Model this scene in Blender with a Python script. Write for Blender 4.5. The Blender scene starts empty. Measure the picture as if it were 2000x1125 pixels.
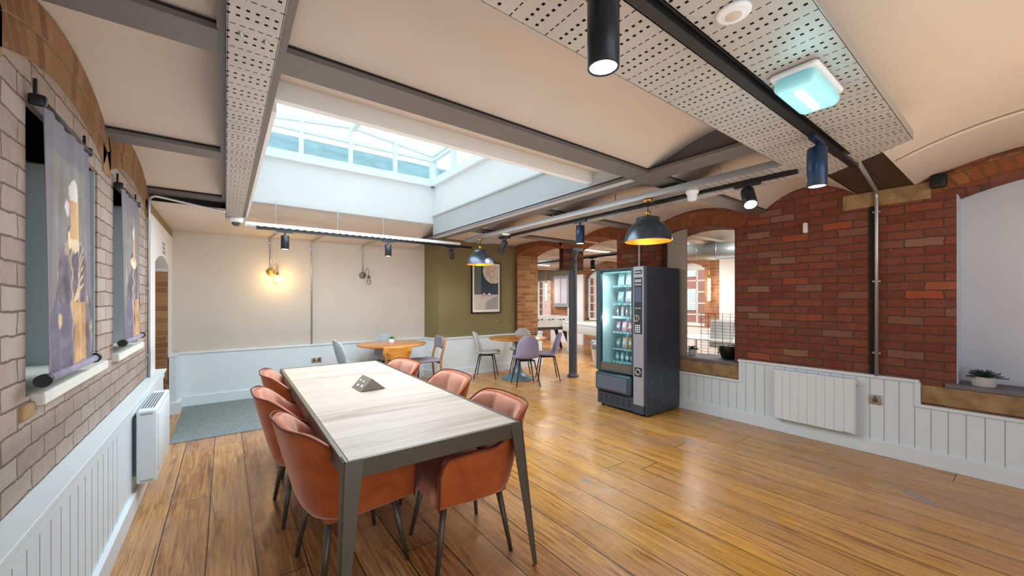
import bpy, bmesh, math, random
from mathutils import Vector, Matrix, Euler
from math import sin, cos, pi, radians as R
random.seed(7)
SC = bpy.context.scene
COL = SC.collection

# ------------------------------------------------------------------ camera, world, light, exposure
CAMA = math.atan(560/751)
cam = bpy.data.objects.new('camera', bpy.data.cameras.new('camera')); COL.objects.link(cam)
cam.location = (0, 0, 1.45); cam.rotation_euler = (R(90), 0, -CAMA)
cam.data.sensor_width = 36; cam.data.lens = 751/2000*36; cam.data.shift_y = 22.5/2000
cam.data.clip_start = .02; cam.data.clip_end = 200
SC.camera = cam
SC.view_settings.view_transform = 'Standard'; SC.view_settings.look = 'None'
SC.view_settings.exposure = 0.45; SC.view_settings.gamma = 1; SC.view_settings.use_curve_mapping = False
W = bpy.data.worlds.new('sky'); SC.world = W; W.use_nodes = True
wn = W.node_tree.nodes; wl = W.node_tree.links; wn.clear()
wo = wn.new('ShaderNodeOutputWorld'); wb = wn.new('ShaderNodeBackground')
wt = wn.new('ShaderNodeTexCoord'); ws = wn.new('ShaderNodeSeparateXYZ'); wr = wn.new('ShaderNodeValToRGB')
wl.new(wt.outputs['Generated'], ws.inputs[0]); wl.new(ws.outputs['Z'], wr.inputs[0])
wr.color_ramp.elements[0].position = 0.0; wr.color_ramp.elements[0].color = (.62, .74, .80, 1)
wr.color_ramp.elements[1].position = .55; wr.color_ramp.elements[1].color = (.80, .93, 1.0, 1)
wl.new(wr.outputs[0], wb.inputs[0]); wb.inputs[1].default_value = 2.0; wl.new(wb.outputs[0], wo.inputs[0])

def light(name, kind, loc, energy, color=(1, 1, 1), rot=(0, 0, 0), size=1, size_y=None, portal=False, spot=None, blend=.6, rad=None):
    d = bpy.data.lights.new(name, kind); d.energy = energy; d.color = color
    if kind == 'AREA':
        d.shape = 'RECTANGLE' if size_y else 'SQUARE'; d.size = size
        if size_y: d.size_y = size_y
        if portal: d.cycles.is_portal = True
    if kind == 'SPOT': d.spot_size = R(spot); d.spot_blend = blend
    if rad is not None: d.shadow_soft_size = rad
    o = bpy.data.objects.new(name, d); COL.objects.link(o); o.location = loc; o.rotation_euler = rot
    return o
light('skylight_portal', 'AREA', (1.44, 4.05, 3.30), 1, size=2.4, size_y=3.2, portal=True)
light('window_portal', 'AREA', (9.1, 7.0, 1.6), 1, rot=(0, R(90), 0), size=1.8, size_y=8, portal=True)
light('rear_fill', 'AREA', (1.2, -2.7, 1.3), 62, (.74, .88, 1.0), rot=(R(108), 0, 0), size=4.0, size_y=1.9)  # added fill from behind the camera; no window is modelled there
light('skylight_fill', 'AREA', (1.44, 4.0, 2.50), 80, (.86, .95, 1.0), size=2.0, size_y=3.0)  # added lamp below the shaft, boosting the skylight's daylight
light('bounce_fill', 'AREA', (1.6, 2.6, .95), 42, (1, .93, .86), rot=(R(180), 0, 0), size=4.2, size_y=7)  # added upward fill imitating light bounced onto the ceiling
light('assumed_warm_uplight', 'AREA', (2.9, -.9, .9), 17, (1.0, .66, .30), rot=(R(180), 0, R(0)), size=1.6, size_y=.8)  # assumed lamp out of view, added for the warm ceiling glow; no fitting modelled

# ------------------------------------------------------------------ node helpers
class NT:
    def __init__(s, m):
        s.t = m.node_tree; s.n = s.t.nodes; s.l = s.t.links
    def new(s, k, **kw):
        o = s.n.new(k)
        for a, b in kw.items(): setattr(o, a, b)
        return o
    def put(s, sock, v):
        if isinstance(v, bpy.types.NodeSocket): s.l.new(v, sock)
        elif v is not None: sock.default_value = v
    def m(s, op, a, b=None, c=None, clamp=False):
        o = s.new('ShaderNodeMath', operation=op, use_clamp=clamp)
        s.put(o.inputs[0], a)
        if b is not None: s.put(o.inputs[1], b)
        if c is not None: s.put(o.inputs[2], c)
        return o.outputs[0]
    def mix(s, f, a, b, blend='MIX'):
        o = s.new('ShaderNodeMixRGB', blend_type=blend)
        s.put(o.inputs[0], f); s.put(o.inputs[1], c4(a)); s.put(o.inputs[2], c4(b))
        return o.outputs[0]
    def ramp(s, f, stops, interp='LINEAR'):
        o = s.new('ShaderNodeValToRGB'); o.color_ramp.interpolation = interp
        e = o.color_ramp.elements
        while len(e) > 1: e.remove(e[-1])
        e[0].position = stops[0][0]; e[0].color = c4(stops[0][1])
        for p, c in stops[1:]:
            k = e.new(p); k.color = c4(c)
        s.put(o.inputs[0], f); return o.outputs[0]
    def noise(s, vec, scale, detail=4, rough=.55, dist=0):
        o = s.new('ShaderNodeTexNoise'); s.put(o.inputs['Vector'], vec)
        o.inputs['Scale'].default_value = scale; o.inputs['Detail'].default_value = detail
        o.inputs['Roughness'].default_value = rough; o.inputs['Distortion'].default_value = dist
        return o.outputs['Fac']
    def pos(s, kind='Position'):
        if kind == 'Position': return s.new('ShaderNodeNewGeometry').outputs['Position']
        return s.new('ShaderNodeTexCoord').outputs[kind]
    def sep(s, v):
        o = s.new('ShaderNodeSeparateXYZ'); s.put(o.inputs[0], v); return o.outputs
    def comb(s, x, y, z=0.0):
        o = s.new('ShaderNodeCombineXYZ'); s.put(o.inputs[0], x); s.put(o.inputs[1], y); s.put(o.inputs[2], z); return o.outputs[0]
    def bump(s, h, strength=.3, dist=.01, normal=None):
        o = s.new('ShaderNodeBump'); s.put(o.inputs['Height'], h)
        o.inputs['Strength'].default_value = strength; o.inputs['Distance'].default_value = dist
        if normal is not None: s.put(o.inputs['Normal'], normal)
        return o.outputs[0]
def c4(c):
    if isinstance(c, (tuple, list)) and len(c) == 3: return (c[0], c[1], c[2], 1)
    return c
def hexc(h):
    h = h.lstrip('#'); v = [int(h[i:i+2], 16)/255 for i in (0, 2, 4)]
    return tuple(x/12.92 if x <= .04045 else ((x+.055)/1.055)**2.4 for x in v)
def mat(name, col=(.5, .5, .5), rough=.5, metal=0, emit=None, estr=0, noise=0, nscale=8, bump=0, bscale=60, spec=None, sheen=0, coat=0, trans=0):
    m = bpy.data.materials.new(name); m.use_nodes = True; t = NT(m)
    b = t.n['Principled BSDF']
    if isinstance(col, str): col = hexc(col)
    b.inputs['Base Color'].default_value = c4(col); b.inputs['Roughness'].default_value = rough; b.inputs['Metallic'].default_value = metal
    if spec is not None: b.inputs['Specular IOR Level'].default_value = spec
    if sheen:
        b.inputs['Sheen Weight'].default_value = sheen; b.inputs['Sheen Roughness'].default_value = .4
    if coat: b.inputs['Coat Weight'].default_value = coat; b.inputs['Coat Roughness'].default_value = .12
    if trans: b.inputs['Transmission Weight'].default_value = trans
    if emit is not None:
        if isinstance(emit, str): emit = hexc(emit)
        b.inputs['Emission Color'].default_value = c4(emit); b.inputs['Emission Strength'].default_value = estr
    p = None
    if noise:
        p = t.pos('Object'); f = t.noise(p, nscale, 5)
        d = tuple(x*(1-noise) for x in col); l = tuple(min(1, x*(1+noise)) for x in col)
        t.put(b.inputs['Base Color'], t.ramp(f, [(.3, d), (.7, l)]))
    if bump:
        p = p or t.pos('Object')
        t.put(b.inputs['Normal'], t.bump(t.noise(p, bscale, 4), bump, .004))
    return m

def brick_mat(name, axes, stops, mortar, bw=.232, rh=.0765, ms=.007, rough=.85, bump=.9, paint=None, offs=(0, 0), stain=.35, patch=None):
    """bricks laid in the plane of two world axes (or of the UV map)"""
    m = bpy.data.materials.new(name); m.use_nodes = True; t = NT(m); b = t.n['Principled BSDF']
    if axes == 'UV':
        v = t.sep(t.new('ShaderNodeTexCoord').outputs['UV']); a0, a1 = v[0], v[1]
        p = t.pos()
    else:
        p = t.pos(); v = t.sep(p); a0 = v['XYZ'.index(axes[0])]; a1 = v['XYZ'.index(axes[1])]
    w1 = t.m('MULTIPLY', t.m('SUBTRACT', t.noise(p, 11, 5, .65), .5), .040)
    w2 = t.m('MULTIPLY', t.m('SUBTRACT', t.noise(p, 9, 5, .65), .5), .030)
    uv = t.comb(t.m('ADD', t.m('ADD', a0, offs[0]), w1), t.m('ADD', t.m('ADD', a1, offs[1]), w2))
    br = t.new('ShaderNodeTexBrick'); t.put(br.inputs['Vector'], uv)
    br.offset = .5; br.inputs['Color1'].default_value = (0, 0, 0, 1); br.inputs['Color2'].default_value = (1, 1, 1, 1)
    br.inputs['Mortar'].default_value = (.5, .5, .5, 1)
    br.inputs['Scale'].default_value = 1; br.inputs['Brick Width'].default_value = bw; br.inputs['Row Height'].default_value = rh
    br.inputs['Mortar Size'].default_value = ms; br.inputs['Mortar Smooth'].default_value = .35; br.inputs['Bias'].default_value = 0
    col = t.ramp(br.outputs['Color'], stops)
    fine = t.noise(p, 55, 5, .65); big = t.noise(p, 1.6, 3)
    col = t.mix(t.m('MULTIPLY', fine, .55), col, t.mix(.5, col, (.05, .03, .02), 'MIX'))
    col = t.mix(t.m('MULTIPLY', t.m('SUBTRACT', big, .42, clamp=True), 2.2*stain, clamp=True), col, paint or (.25, .2, .17))
    col = t.mix(t.m('MULTIPLY', t.ramp(t.noise(p, 14, 5, .7), [(.35, (0, 0, 0)), (.7, (1, 1, 1))]), .35), col, t.mix(.6, col, patch or (.30, .16, .09)))
    spl = t.ramp(t.noise(p, 38, 2), [(.70, (0, 0, 0)), (.76, (1, 1, 1))])
    col = t.mix(t.m('MULTIPLY', spl, .35), col, (.6, .55, .5))
    mcol = t.mix(fine, mortar, tuple(x*.6 for x in mortar))
    col = t.mix(br.outputs['Fac'], col, mcol)
    t.put(b.inputs['Base Color'], col); b.inputs['Roughness'].default_value = rough; b.inputs['Specular IOR Level'].default_value = .25
    h = t.m('ADD', t.m('MULTIPLY', t.m('SUBTRACT', 1.0, br.outputs['Fac']), 1.0), t.m('MULTIPLY', fine, .5))
    t.put(b.inputs['Normal'], t.bump(h, bump, .006))
    return m

def floor_mat():
    m = bpy.data.materials.new('floor_boards'); m.use_nodes = True; t = NT(m); b = t.n['Principled BSDF']
    p = t.pos(); v = t.sep(p)
    pid = t.m('FLOOR', t.m('DIVIDE', t.m('ADD', v[0], 10.03), .226)); wnp = t.new('ShaderNodeTexWhiteNoise', noise_dimensions='1D'); t.put(wnp.inputs['W'], pid)
    uv = t.comb(t.m('ADD', t.m('ADD', v[1], 20.3), t.m('MULTIPLY', wnp.outputs['Value'], 9.2)), t.m('ADD', v[0], t.m('ADD', 10.03, t.m('MULTIPLY', t.m('SUBTRACT', t.noise(p, 3, 2), .5), .008))))
    br = t.new('ShaderNodeTexBrick'); t.put(br.inputs['Vector'], uv)
    br.offset = 0.0; br.offset_frequency = 2
    br.inputs['Color1'].default_value = (0, 0, 0, 1); br.inputs['Color2'].default_value = (1, 1, 1, 1); br.inputs['Mortar'].default_value = (.5, .5, .5, 1)
    br.inputs['Scale'].default_value = 1; br.inputs['Brick Width'].default_value = 4.6; br.inputs['Row Height'].default_value = .226
    br.inputs['Mortar Size'].default_value = .0036; br.inputs['Mortar Smooth'].default_value = .25
    tint = br.outputs['Color']
    sh = t.m('MULTIPLY', tint, 7.0)
    g = t.comb(t.m('MULTIPLY', v[0], 26), t.m('ADD', t.m('MULTIPLY', v[1], 1.6), sh), sh)
    grain = t.noise(g, 1.0, 8, .68, 1.4)
    g2 = t.comb(t.m('MULTIPLY', v[0], 90), t.m('ADD', t.m('MULTIPLY', v[1], 5), sh), sh)
    fine = t.noise(g2, 1.0, 5, .7, .6)
    base = t.ramp(t.m('ADD', t.m('MULTIPLY', grain, .80), t.m('MULTIPLY', tint, .20)),
                  [(.28, hexc('#5a3014')), (.40, hexc('#966030')), (.50, hexc('#c08a50')), (.62, hexc('#d6a468')), (.80, hexc('#e6c498'))])
    # right-hand boards more amber, with the golden light there painted into their colour
    amb = t.new('ShaderNodeMapRange'); t.put(amb.inputs[0], t.m('ADD', v[0], t.m('MULTIPLY', t.noise(p, .9, 3), 1.2)))
    amb.inputs[1].default_value = 1.5; amb.inputs[2].default_value = 3.0
    base = t.mix(t.m('MULTIPLY', amb.outputs[0], .85), base, t.mix(.62, base, hexc('#ecb24c')))
    g3 = t.comb(t.m('MULTIPLY', v[0], 48), t.m('ADD', t.m('MULTIPLY', v[1], 1.1), sh), sh)
    streak = t.ramp(t.noise(g3, 1.0, 6, .7, 1.8), [(.49, (0, 0, 0)), (.60, (1, 1, 1))])
    base = t.mix(t.m('MULTIPLY', fine, .50), base, t.mix(.5, base, (.10, .04, .02)))
    base = t.mix(t.m('MULTIPLY', streak, .62), base, hexc('#5e3318'))
    # worn, greyed and stained patches of the old boards
    wn_ = t.noise(p, 1.3, 4, .6, .8)
    worn = t.ramp(wn_, [(.42, (0, 0, 0)), (.64, (1, 1, 1))])
    base = t.mix(t.m('MULTIPLY', worn, .50), base, hexc('#b08a74'))
    st = t.ramp(t.noise(g, .55, 3, .5, 2.2), [(.60, (0, 0, 0)), (.70, (1, 1, 1))])
    base = t.mix(t.m('MULTIPLY', st, .55), base, hexc('#5e3a36'))
    blue = t.ramp(t.noise(p, 3.1, 2, .5, .4), [(.71, (0, 0, 0)), (.75, (1, 1, 1))])
    base = t.mix(t.m('MULTIPLY', blue, .6), base, hexc('#7f7f92'))
    sp = t.ramp(t.noise(p, 70, 2), [(.72, (0, 0, 0)), (.76, (1, 1, 1))])
    base = t.mix(t.m('MULTIPLY', sp, .45), base, hexc('#d8c0a8'))
    col = t.mix(br.outputs['Fac'], base, (.02, .012, .008))
    t.put(b.inputs['Base Color'], col)
    t.put(b.inputs['Roughness'], t.m('ADD', .14, t.m('MULTIPLY', t.noise(p, 6, 5), .30)))
    b.inputs['Specular IOR Level'].default_value = .6
    h = t.m('ADD', t.m('MULTIPLY', t.m('SUBTRACT', 1.0, br.outputs['Fac']), 1.0), t.m('MULTIPLY', fine, .10))
    t.put(b.inputs['Normal'], t.bump(h, .35, .004))
    return m

def perf_mat(name, along, across, base='#b9b4b0'):
    m = bpy.data.materials.new(name); m.use_nodes = True; t = NT(m); b = t.n['Principled BSDF']
    v = t.sep(t.pos()); u = v['XYZ'.index(along)]; w = v['XYZ'.index(across)]
    T, C = .150, .0265
    pu = t.m('FRACT', t.m('DIVIDE', t.m('ADD', u, 30), T)); pw = t.m('FRACT', t.m('DIVIDE', t.m('ADD', w, 30.004), C)); pw2 = t.m('FRACT', t.m('ADD', t.m('DIVIDE', t.m('ADD', w, 30.004), C), .5))
    def near(x, c, r): return t.m('LESS_THAN', t.m('ABSOLUTE', t.m('SUBTRACT', x, c)), r)
    def AND(a, b_): return t.m('MULTIPLY', a, b_)
    sq = AND(t.m('MAXIMUM', near(pu, .18, .036), near(pu, .46, .036)), near(pw, .5, .21))
    sl = AND(near(pu, .82, .016), near(pw2, .5, .30))
    hole = t.m('MAXIMUM', sq, sl)  # holes painted dark for the shade behind them, not cut through
    n = t.noise(t.pos(), 3, 3)
    bc = hexc(base)
    t.put(b.inputs['Base Color'], t.mix(hole, t.ramp(n, [(.3, tuple(x*.85 for x in bc)), (.7, bc)]), (.012, .010, .010)))
    t.put(b.inputs['Metallic'], t.m('MULTIPLY', t.m('SUBTRACT', 1.0, hole), .35)); b.inputs['Roughness'].default_value = .5
    t.put(b.inputs['Specular IOR Level'], t.m('MULTIPLY', t.m('SUBTRACT', 1.0, hole), .5))
    return m

def wood_mat(name, stops, along='X', scale=1.0, plank=None, rough=.45, obj=True, coat=0, across='Y'):
    m = bpy.data.materials.new(name); m.use_nodes = True; t = NT(m); b = t.n['Principled BSDF']
    v = t.sep(t.pos('Object')); i = 'XYZ'.index(along)
    f = [14*scale]*3; f[i] = 1.3*scale
    add = 0.0
    if plank:
        a = v['XYZ'.index(across)]; idx = t.m('FLOOR', t.m('DIVIDE', a, plank))
        wn2 = t.new('ShaderNodeTexWhiteNoise', noise_dimensions='1D'); t.put(wn2.inputs['W'], idx); add = wn2.outputs['Value']
    cs = [t.m('MULTIPLY', v[k], f[k]) for k in range(3)]
    if plank: cs[i] = t.m('ADD', cs[i], t.m('MULTIPLY', add, 9.0))
    g = t.noise(t.comb(*cs), 1.0, 7, .62, 1.1)
    fac = t.m('ADD', t.m('MULTIPLY', g, .8 if plank else 1.0), t.m('MULTIPLY', add, .2)) if plank else g
    col = t.ramp(fac, stops)
    if plank:
        fr = t.m('FRACT', t.m('DIVIDE', a, plank)); e = t.m('LESS_THAN', t.m('MINIMUM', fr, t.m('SUBTRACT', 1.0, fr)), .012)
        col = t.mix(t.m('MULTIPLY', e, .55), col, tuple(x*.35 for x in stops[0][1]))
    t.put(b.inputs['Base Color'], col); b.inputs['Roughness'].default_value = rough
    if coat: b.inputs['Coat Weight'].default_value = coat
    t.put(b.inputs['Normal'], t.bump(g, .12, .003))
    return m

def glass_mat(name, tint=(1, 1, 1), refl=.12):
    m = bpy.data.materials.new(name); m.use_nodes = True; t = NT(m); t.n.clear()
    o = t.new('ShaderNodeOutputMaterial'); tr = t.new('ShaderNodeBsdfTransparent'); tr.inputs[0].default_value = c4(tint)
    gl = t.new('ShaderNodeBsdfGlossy'); gl.inputs['Roughness'].default_value = .03
    lw = t.new('ShaderNodeLayerWeight'); lw.inputs[0].default_value = .25
    mx = t.new('ShaderNodeMixShader'); t.put(mx.inputs[0], t.m('MULTIPLY', lw.outputs['Fresnel'], refl*4, clamp=True))
    t.l.new(tr.outputs[0], mx.inputs[1]); t.l.new(gl.outputs[0], mx.inputs[2]); t.l.new(mx.outputs[0], o.inputs[0])
    return m

def print_mat(name, rough=.8):
    m = bpy.data.materials.new(name); m.use_nodes = True; t = NT(m); b = t.n['Principled BSDF']
    a = t.new('ShaderNodeVertexColor'); a.layer_name = 'print'
    t.put(b.inputs['Base Color'], a.outputs['Color']); b.inputs['Roughness'].default_value = rough
    return m

# ------------------------------------------------------------------ materials
M = {}
M['floor'] = floor_mat()
M['brick_left'] = brick_mat('painted_brick_left', 'YZ',
    [(0, hexc('#9a867a')), (.35, hexc('#a6948a')), (.6, hexc('#b0a096')), (.8, hexc('#a28c7e')), (1, hexc('#b8aaa2'))], hexc('#7d6c60'), bw=.245, rh=.083, ms=.0042, bump=1.0, paint=hexc('#b5aaa6'), stain=.4, patch=hexc('#c4b8b0'))
M['brick_left_arch'] = brick_mat('brown_brick_arch', 'UV',
    [(0, hexc('#82583a')), (.4, hexc('#9a7352')), (.7, hexc('#ab8563')), (1, hexc('#8c664a'))], hexc('#a58c6c'), bw=.075, rh=.115, ms=.005, bump=1.0, paint=hexc('#a08058'), stain=.3)
M['brick_right'] = brick_mat('red_brick_right', 'YZ',
    [(0, hexc('#703226')), (.3, hexc('#7d3c30')), (.5, hexc('#744036')), (.7, hexc('#8a4332')), (.86, hexc('#7c4a3c')), (.94, hexc('#8f6a58')), (.97, hexc('#a84c2c')), (1, hexc('#664438'))], hexc('#5c483c'), bw=.238, rh=.0772, ms=.0055, bump=.9, paint=hexc('#71463a'), stain=.35, offs=(.05, .012))
M['brick_right_arch'] = brick_mat('red_brick_arch', 'UV',
    [(0, hexc('#803a1e')), (.4, hexc('#93512c')), (.7, hexc('#8a4a2a')), (1, hexc('#a3663a'))], hexc('#7c5f40'), bw=.078, rh=.115, ms=.006, bump=.9, paint=hexc('#7c5432'), stain=.3)
M['brick_xz'] = brick_mat('brown_brick_pier', 'XZ',
    [(0, hexc('#8a5a32')), (.4, hexc('#a26e42')), (.7, hexc('#b88858')), (1, hexc('#7c4c2c'))], hexc('#b49a76'), bw=.235, rh=.0765, ms=.007, bump=.9, paint=hexc('#8d6a4a'), stain=.3)
M['brick_far'] = brick_mat('far_brick', 'YZ',
    [(0, hexc('#8a5034')), (.4, hexc('#9c6446')), (.7, hexc('#b07a58')), (1, hexc('#a06a50'))], hexc('#b09a82'), bw=.235, rh=.0765, ms=.007, bump=.7, paint=hexc('#a88468'))
M['ceiling'] = mat('ceiling_plaster', '#c8bbb0', .9, noise=.04, nscale=1.2, spec=.2)
M['white_wall'] = mat('white_plaster', '#dcdcde', .8, noise=.03, nscale=1.5, spec=.3)
M['well'] = mat('skylight_shaft_paint', '#e6eaec', .75, noise=.02, nscale=1.5, spec=.3)
M['recess_cool'] = mat('recess_cool_paint', '#ccd2de', .8, noise=.02, nscale=1.5, spec=.3)
M['cream'] = mat('cream_wall_paint', '#cdc3b8', .85, noise=.02, nscale=1.0, spec=.2)
M['olive'] = mat('olive_wall_paint', '#7c7250', .8, noise=.03, nscale=1.0, spec=.2)
M['panel'] = mat('wainscot_paint', '#dce6ec', .42, noise=.015, nscale=2)
M['panel_gap'] = mat('wainscot_groove', '#8f9aa4', .7)
M['recess'] = mat('recess_paint', '#a3aeb2', .8)
M['stone'] = mat('sill_stone', '#b3a694', .85, noise=.14, nscale=9, bump=.6, bscale=25)
M['stone_pale'] = mat('painted_stone_sill', '#d3d3cd', .8, noise=.06, nscale=6, bump=.4, bscale=20)
M['stone_brown'] = mat('rough_brown_stone', '#977a55', .9, noise=.35, nscale=9, bump=.9, bscale=30)
M['dark_stone'] = mat('slate_sill_top', '#6f6c70', .7, noise=.2, nscale=7, bump=.4)
M['beam'] = mat('beam_paint', '#66605f', .5, noise=.05, nscale=2)
M['beam_pale'] = mat('fascia_paint', '#b9bec2', .5, noise=.03, nscale=2)
M['beam_dark'] = mat('dark_bronze_beam', '#3a2a1e', .5, noise=.15, nscale=3)
M['shadow_gap'] = mat('dark_gap', '#1c110b', .8)
M['lintel'] = mat('old_timber_lintel', '#5a4232', .8, noise=.3, nscale=12, bump=.5)
M['frame_white'] = mat('white_window_frame', '#e6eff2', .4)
M['glass'] = glass_mat('window_glass', (.93, .98, .99), .12)
M['frosted'] = glass_mat('skylight_side_glass', (.72, .86, .88), .10)
M['slate'] = mat('slate_roof', '#7f9499', .8, noise=.2, nscale=3)
M['carpet'] = mat('grey_carpet', '#808a8c', .95, noise=.28, nscale=60, bump=.8, bscale=160, spec=.1)
M['perfY'] = perf_mat('perforated_tray_y', 'Y', 'X'); M['perfX'] = perf_mat('perforated_tray_x', 'X', 'Y')
M['black'] = mat('black_metal', '#17181b', .42, metal=.2)
M['spot_black'] = mat('spot_black', '#20262c', .38, metal=.3)
M['spot_blue_reflection'] = mat('spot_blue_reflection', '#1c3452', .35, metal=.3)  # dark spotlight with its blue reflection painted into the base colour
M['galv'] = mat('galvanised_steel', '#b7b8ba', .35, metal=.75)
M['bronze'] = mat('bronze_steel', '#5d574c', .42, metal=.55, noise=.06, nscale=10)
M['dock'] = mat('taupe_dock', '#8b8077', .5)
M['tabletop'] = wood_mat('limed_tabletop', [(.25, hexc('#948478')), (.45, hexc('#b5a79c')), (.62, hexc('#c2b5ab')), (.8, hexc('#b0a094'))], 'X', 1.1, plank=.155, rough=.42, across='Y')
M['round_wood'] = wood_mat('acacia_tabletop', [(.25, hexc('#8a4c18')), (.45, hexc('#c07a34')), (.62, hexc('#dba562')), (.8, hexc('#b06a2a'))], 'X', 1.2, plank=.12, rough=.3, coat=.3)
M['oak'] = wood_mat('oak_frame', [(.3, hexc('#8f5a2c')), (.6, hexc('#b97f48')), (.85, hexc('#cf9a62'))], 'Z', 1.6, rough=.45)
M['orange_wood'] = wood_mat('orange_veneer', [(.3, hexc('#b06a22')), (.6, hexc('#d08e3e')), (.85, hexc('#dba358'))], 'X', 1.0, rough=.4)
def velvet(name, c, c2):
    m = mat(name, c, .75, sheen=.8, spec=.25); t = NT(m); b = t.n['Principled BSDF']
    f = t.noise(t.pos('Object'), 7, 4, .6, .8)
    t.put(b.inputs['Base Color'], t.ramp(f, [(.35, hexc(c)), (.65, hexc(c2))]))
    b.inputs['Sheen Tint'].default_value = (1, .72, .62, 1)
    t.put(b.inputs['Normal'], t.bump(t.noise(t.pos('Object'), 140, 3), .10, .002))
    return m
M['velvet'] = velvet('velvet_rust_shaded', '#a04a1c', '#b85c26')  # outside of the chairs: velvet coloured orange as it looks in shade
M['velvet_in'] = velvet('velvet_pink_lit', '#bd7c68', '#d0937f')  # same velvet inside, painted pinker where the skylight falls on it
M['piping'] = mat('chair_piping', '#6e2f20', .7)
M['fab_lilac'] = mat('lilac_shell', '#9d99bb', .7, bump=.15, bscale=200)
M['fab_grey'] = mat('pale_grey_shell', '#b9bfc0', .7, bump=.15, bscale=200)
M['fab_blue'] = mat('blue_grey_shell', '#b6c4cd', .7, bump=.15, bscale=200)
M['fab_dark'] = mat('grey_seat_fabric', '#8a848e', .8, bump=.15, bscale=200)
M['leg_black'] = mat('black_chair_leg', '#23201f', .4, metal=.3)
M['pedestal_blue'] = mat('blue_grey_pedestal', '#6f8794', .4, metal=.3)
M['pedestal_brown'] = mat('brown_pedestal', '#6f6057', .5, metal=.2)
M['white_plastic'] = mat('white_plastic', '#e4e8ea', .4)
M['heater'] = mat('heater_enamel', '#e2eaee', .35)
M['heater_slot'] = mat('heater_slot', '#5a5f66', .6)
M['chrome'] = mat('brushed_chrome', '#b8b2aa', .3, metal=.7)
M['socket_dark'] = mat('socket_insert', '#4b4743', .5)
M['brass'] = mat('brass', '#c49a4e', .28, metal=.85)
M['gold_in'] = mat('gold_shade_lining', '#dca640', .4, metal=.5)
M['shade'] = mat('pewter_shade', '#4d5a66', .26, metal=.6, noise=.12, nscale=5)
M['lamp_white'] = mat('lit_lens', '#ffffff', .5, emit='#f6ffff', estr=9)
M['lamp_cyan'] = mat('lit_bulkhead', '#a4d8de', .3, emit='#6fd8e4', estr=.20)
M['lamp_tube'] = mat('lit_tube', '#ffffff', .5, emit='#f4ffff', estr=2.2)
M['bulb_warm'] = mat('lit_warm_bulb', '#fff0c0', .4, emit='#ffd98a', estr=7)
M['bulb_off'] = glass_mat('bulb_glass', (.95, .93, .9), .3)
M['tube_warm'] = mat('lit_warm_tube', '#fff4d8', .4, emit='#fff0c8', estr=2.2)
M['bracket'] = mat('aged_metal', '#77706a', .45, metal=.6)
M['vend_body'] = mat('vending_body', '#3a4655', .38, metal=.1, noise=.08, nscale=2)
M['vend_frame'] = mat('vending_frame', '#3f5560', .35, metal=.3)
M['vend_panel'] = mat('vending_silver_panel', '#a6abb6', .38, metal=.35)
M['vend_in'] = mat('vending_interior', '#d6eef0', .5)
M['vend_shelf'] = mat('vending_shelf', '#6f979c', .5, metal=.2)
M['vend_dark'] = mat('vending_control_panel', '#28333f', .35)
M['screen'] = mat('vending_screen', '#5a6478', .2)
M['key'] = mat('keypad_button', '#e9eef0', .4)
M['leaf'] = mat('dark_succulent_leaf', '#24443a', .5, noise=.3, nscale=20)
M['leaf_green'] = mat('green_leaf', '#5f9440', .55, noise=.25, nscale=20)
M['pot_concrete'] = mat('concrete_pot', '#b9babb', .8, noise=.08, nscale=12, bump=.3)
M['pot_white'] = mat('white_pot', '#e6e2e0', .5)
M['soil'] = mat('soil', '#3a2c20', .9)
M['print'] = print_mat('printed_fabric', .75); M['poster'] = print_mat('poster_print', .35)
M['frame_black'] = mat('black_picture_frame', '#15120e', .35)
M['mount'] = mat('poster_border', '#eee6de', .6)
M['column'] = mat('column_paint', '#56606c', .4, metal=.1)
M['foos_white'] = mat('games_table_white', '#dadcd8', .45)
M['foos_dark'] = mat('games_table_dark', '#3a3936', .5)
M['steel'] = mat('steel_rod', '#bfc3c6', .25, metal=.8)
M['grey_fabric'] = mat('grey_stool', '#8e929c', .8)
M['noticeboard'] = mat('noticeboard', '#c6c2d0', .7, noise=.25, nscale=30)
M['duct'] = mat('duct_steel', '#a9b6bb', .3, metal=.7)
M['mark'] = mat('faded_sign_ink', '#8f8780', .7)
M['logo_white'] = mat('logo_white', '#cfd6da', .5)
M['beige'] = mat('beige_infill', '#a3988c', .85)
M['outside_brick'] = mat('outside_brick', '#c08878', .9)
M['outside_white'] = mat('outside_white', '#e8eef0', .6)

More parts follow.
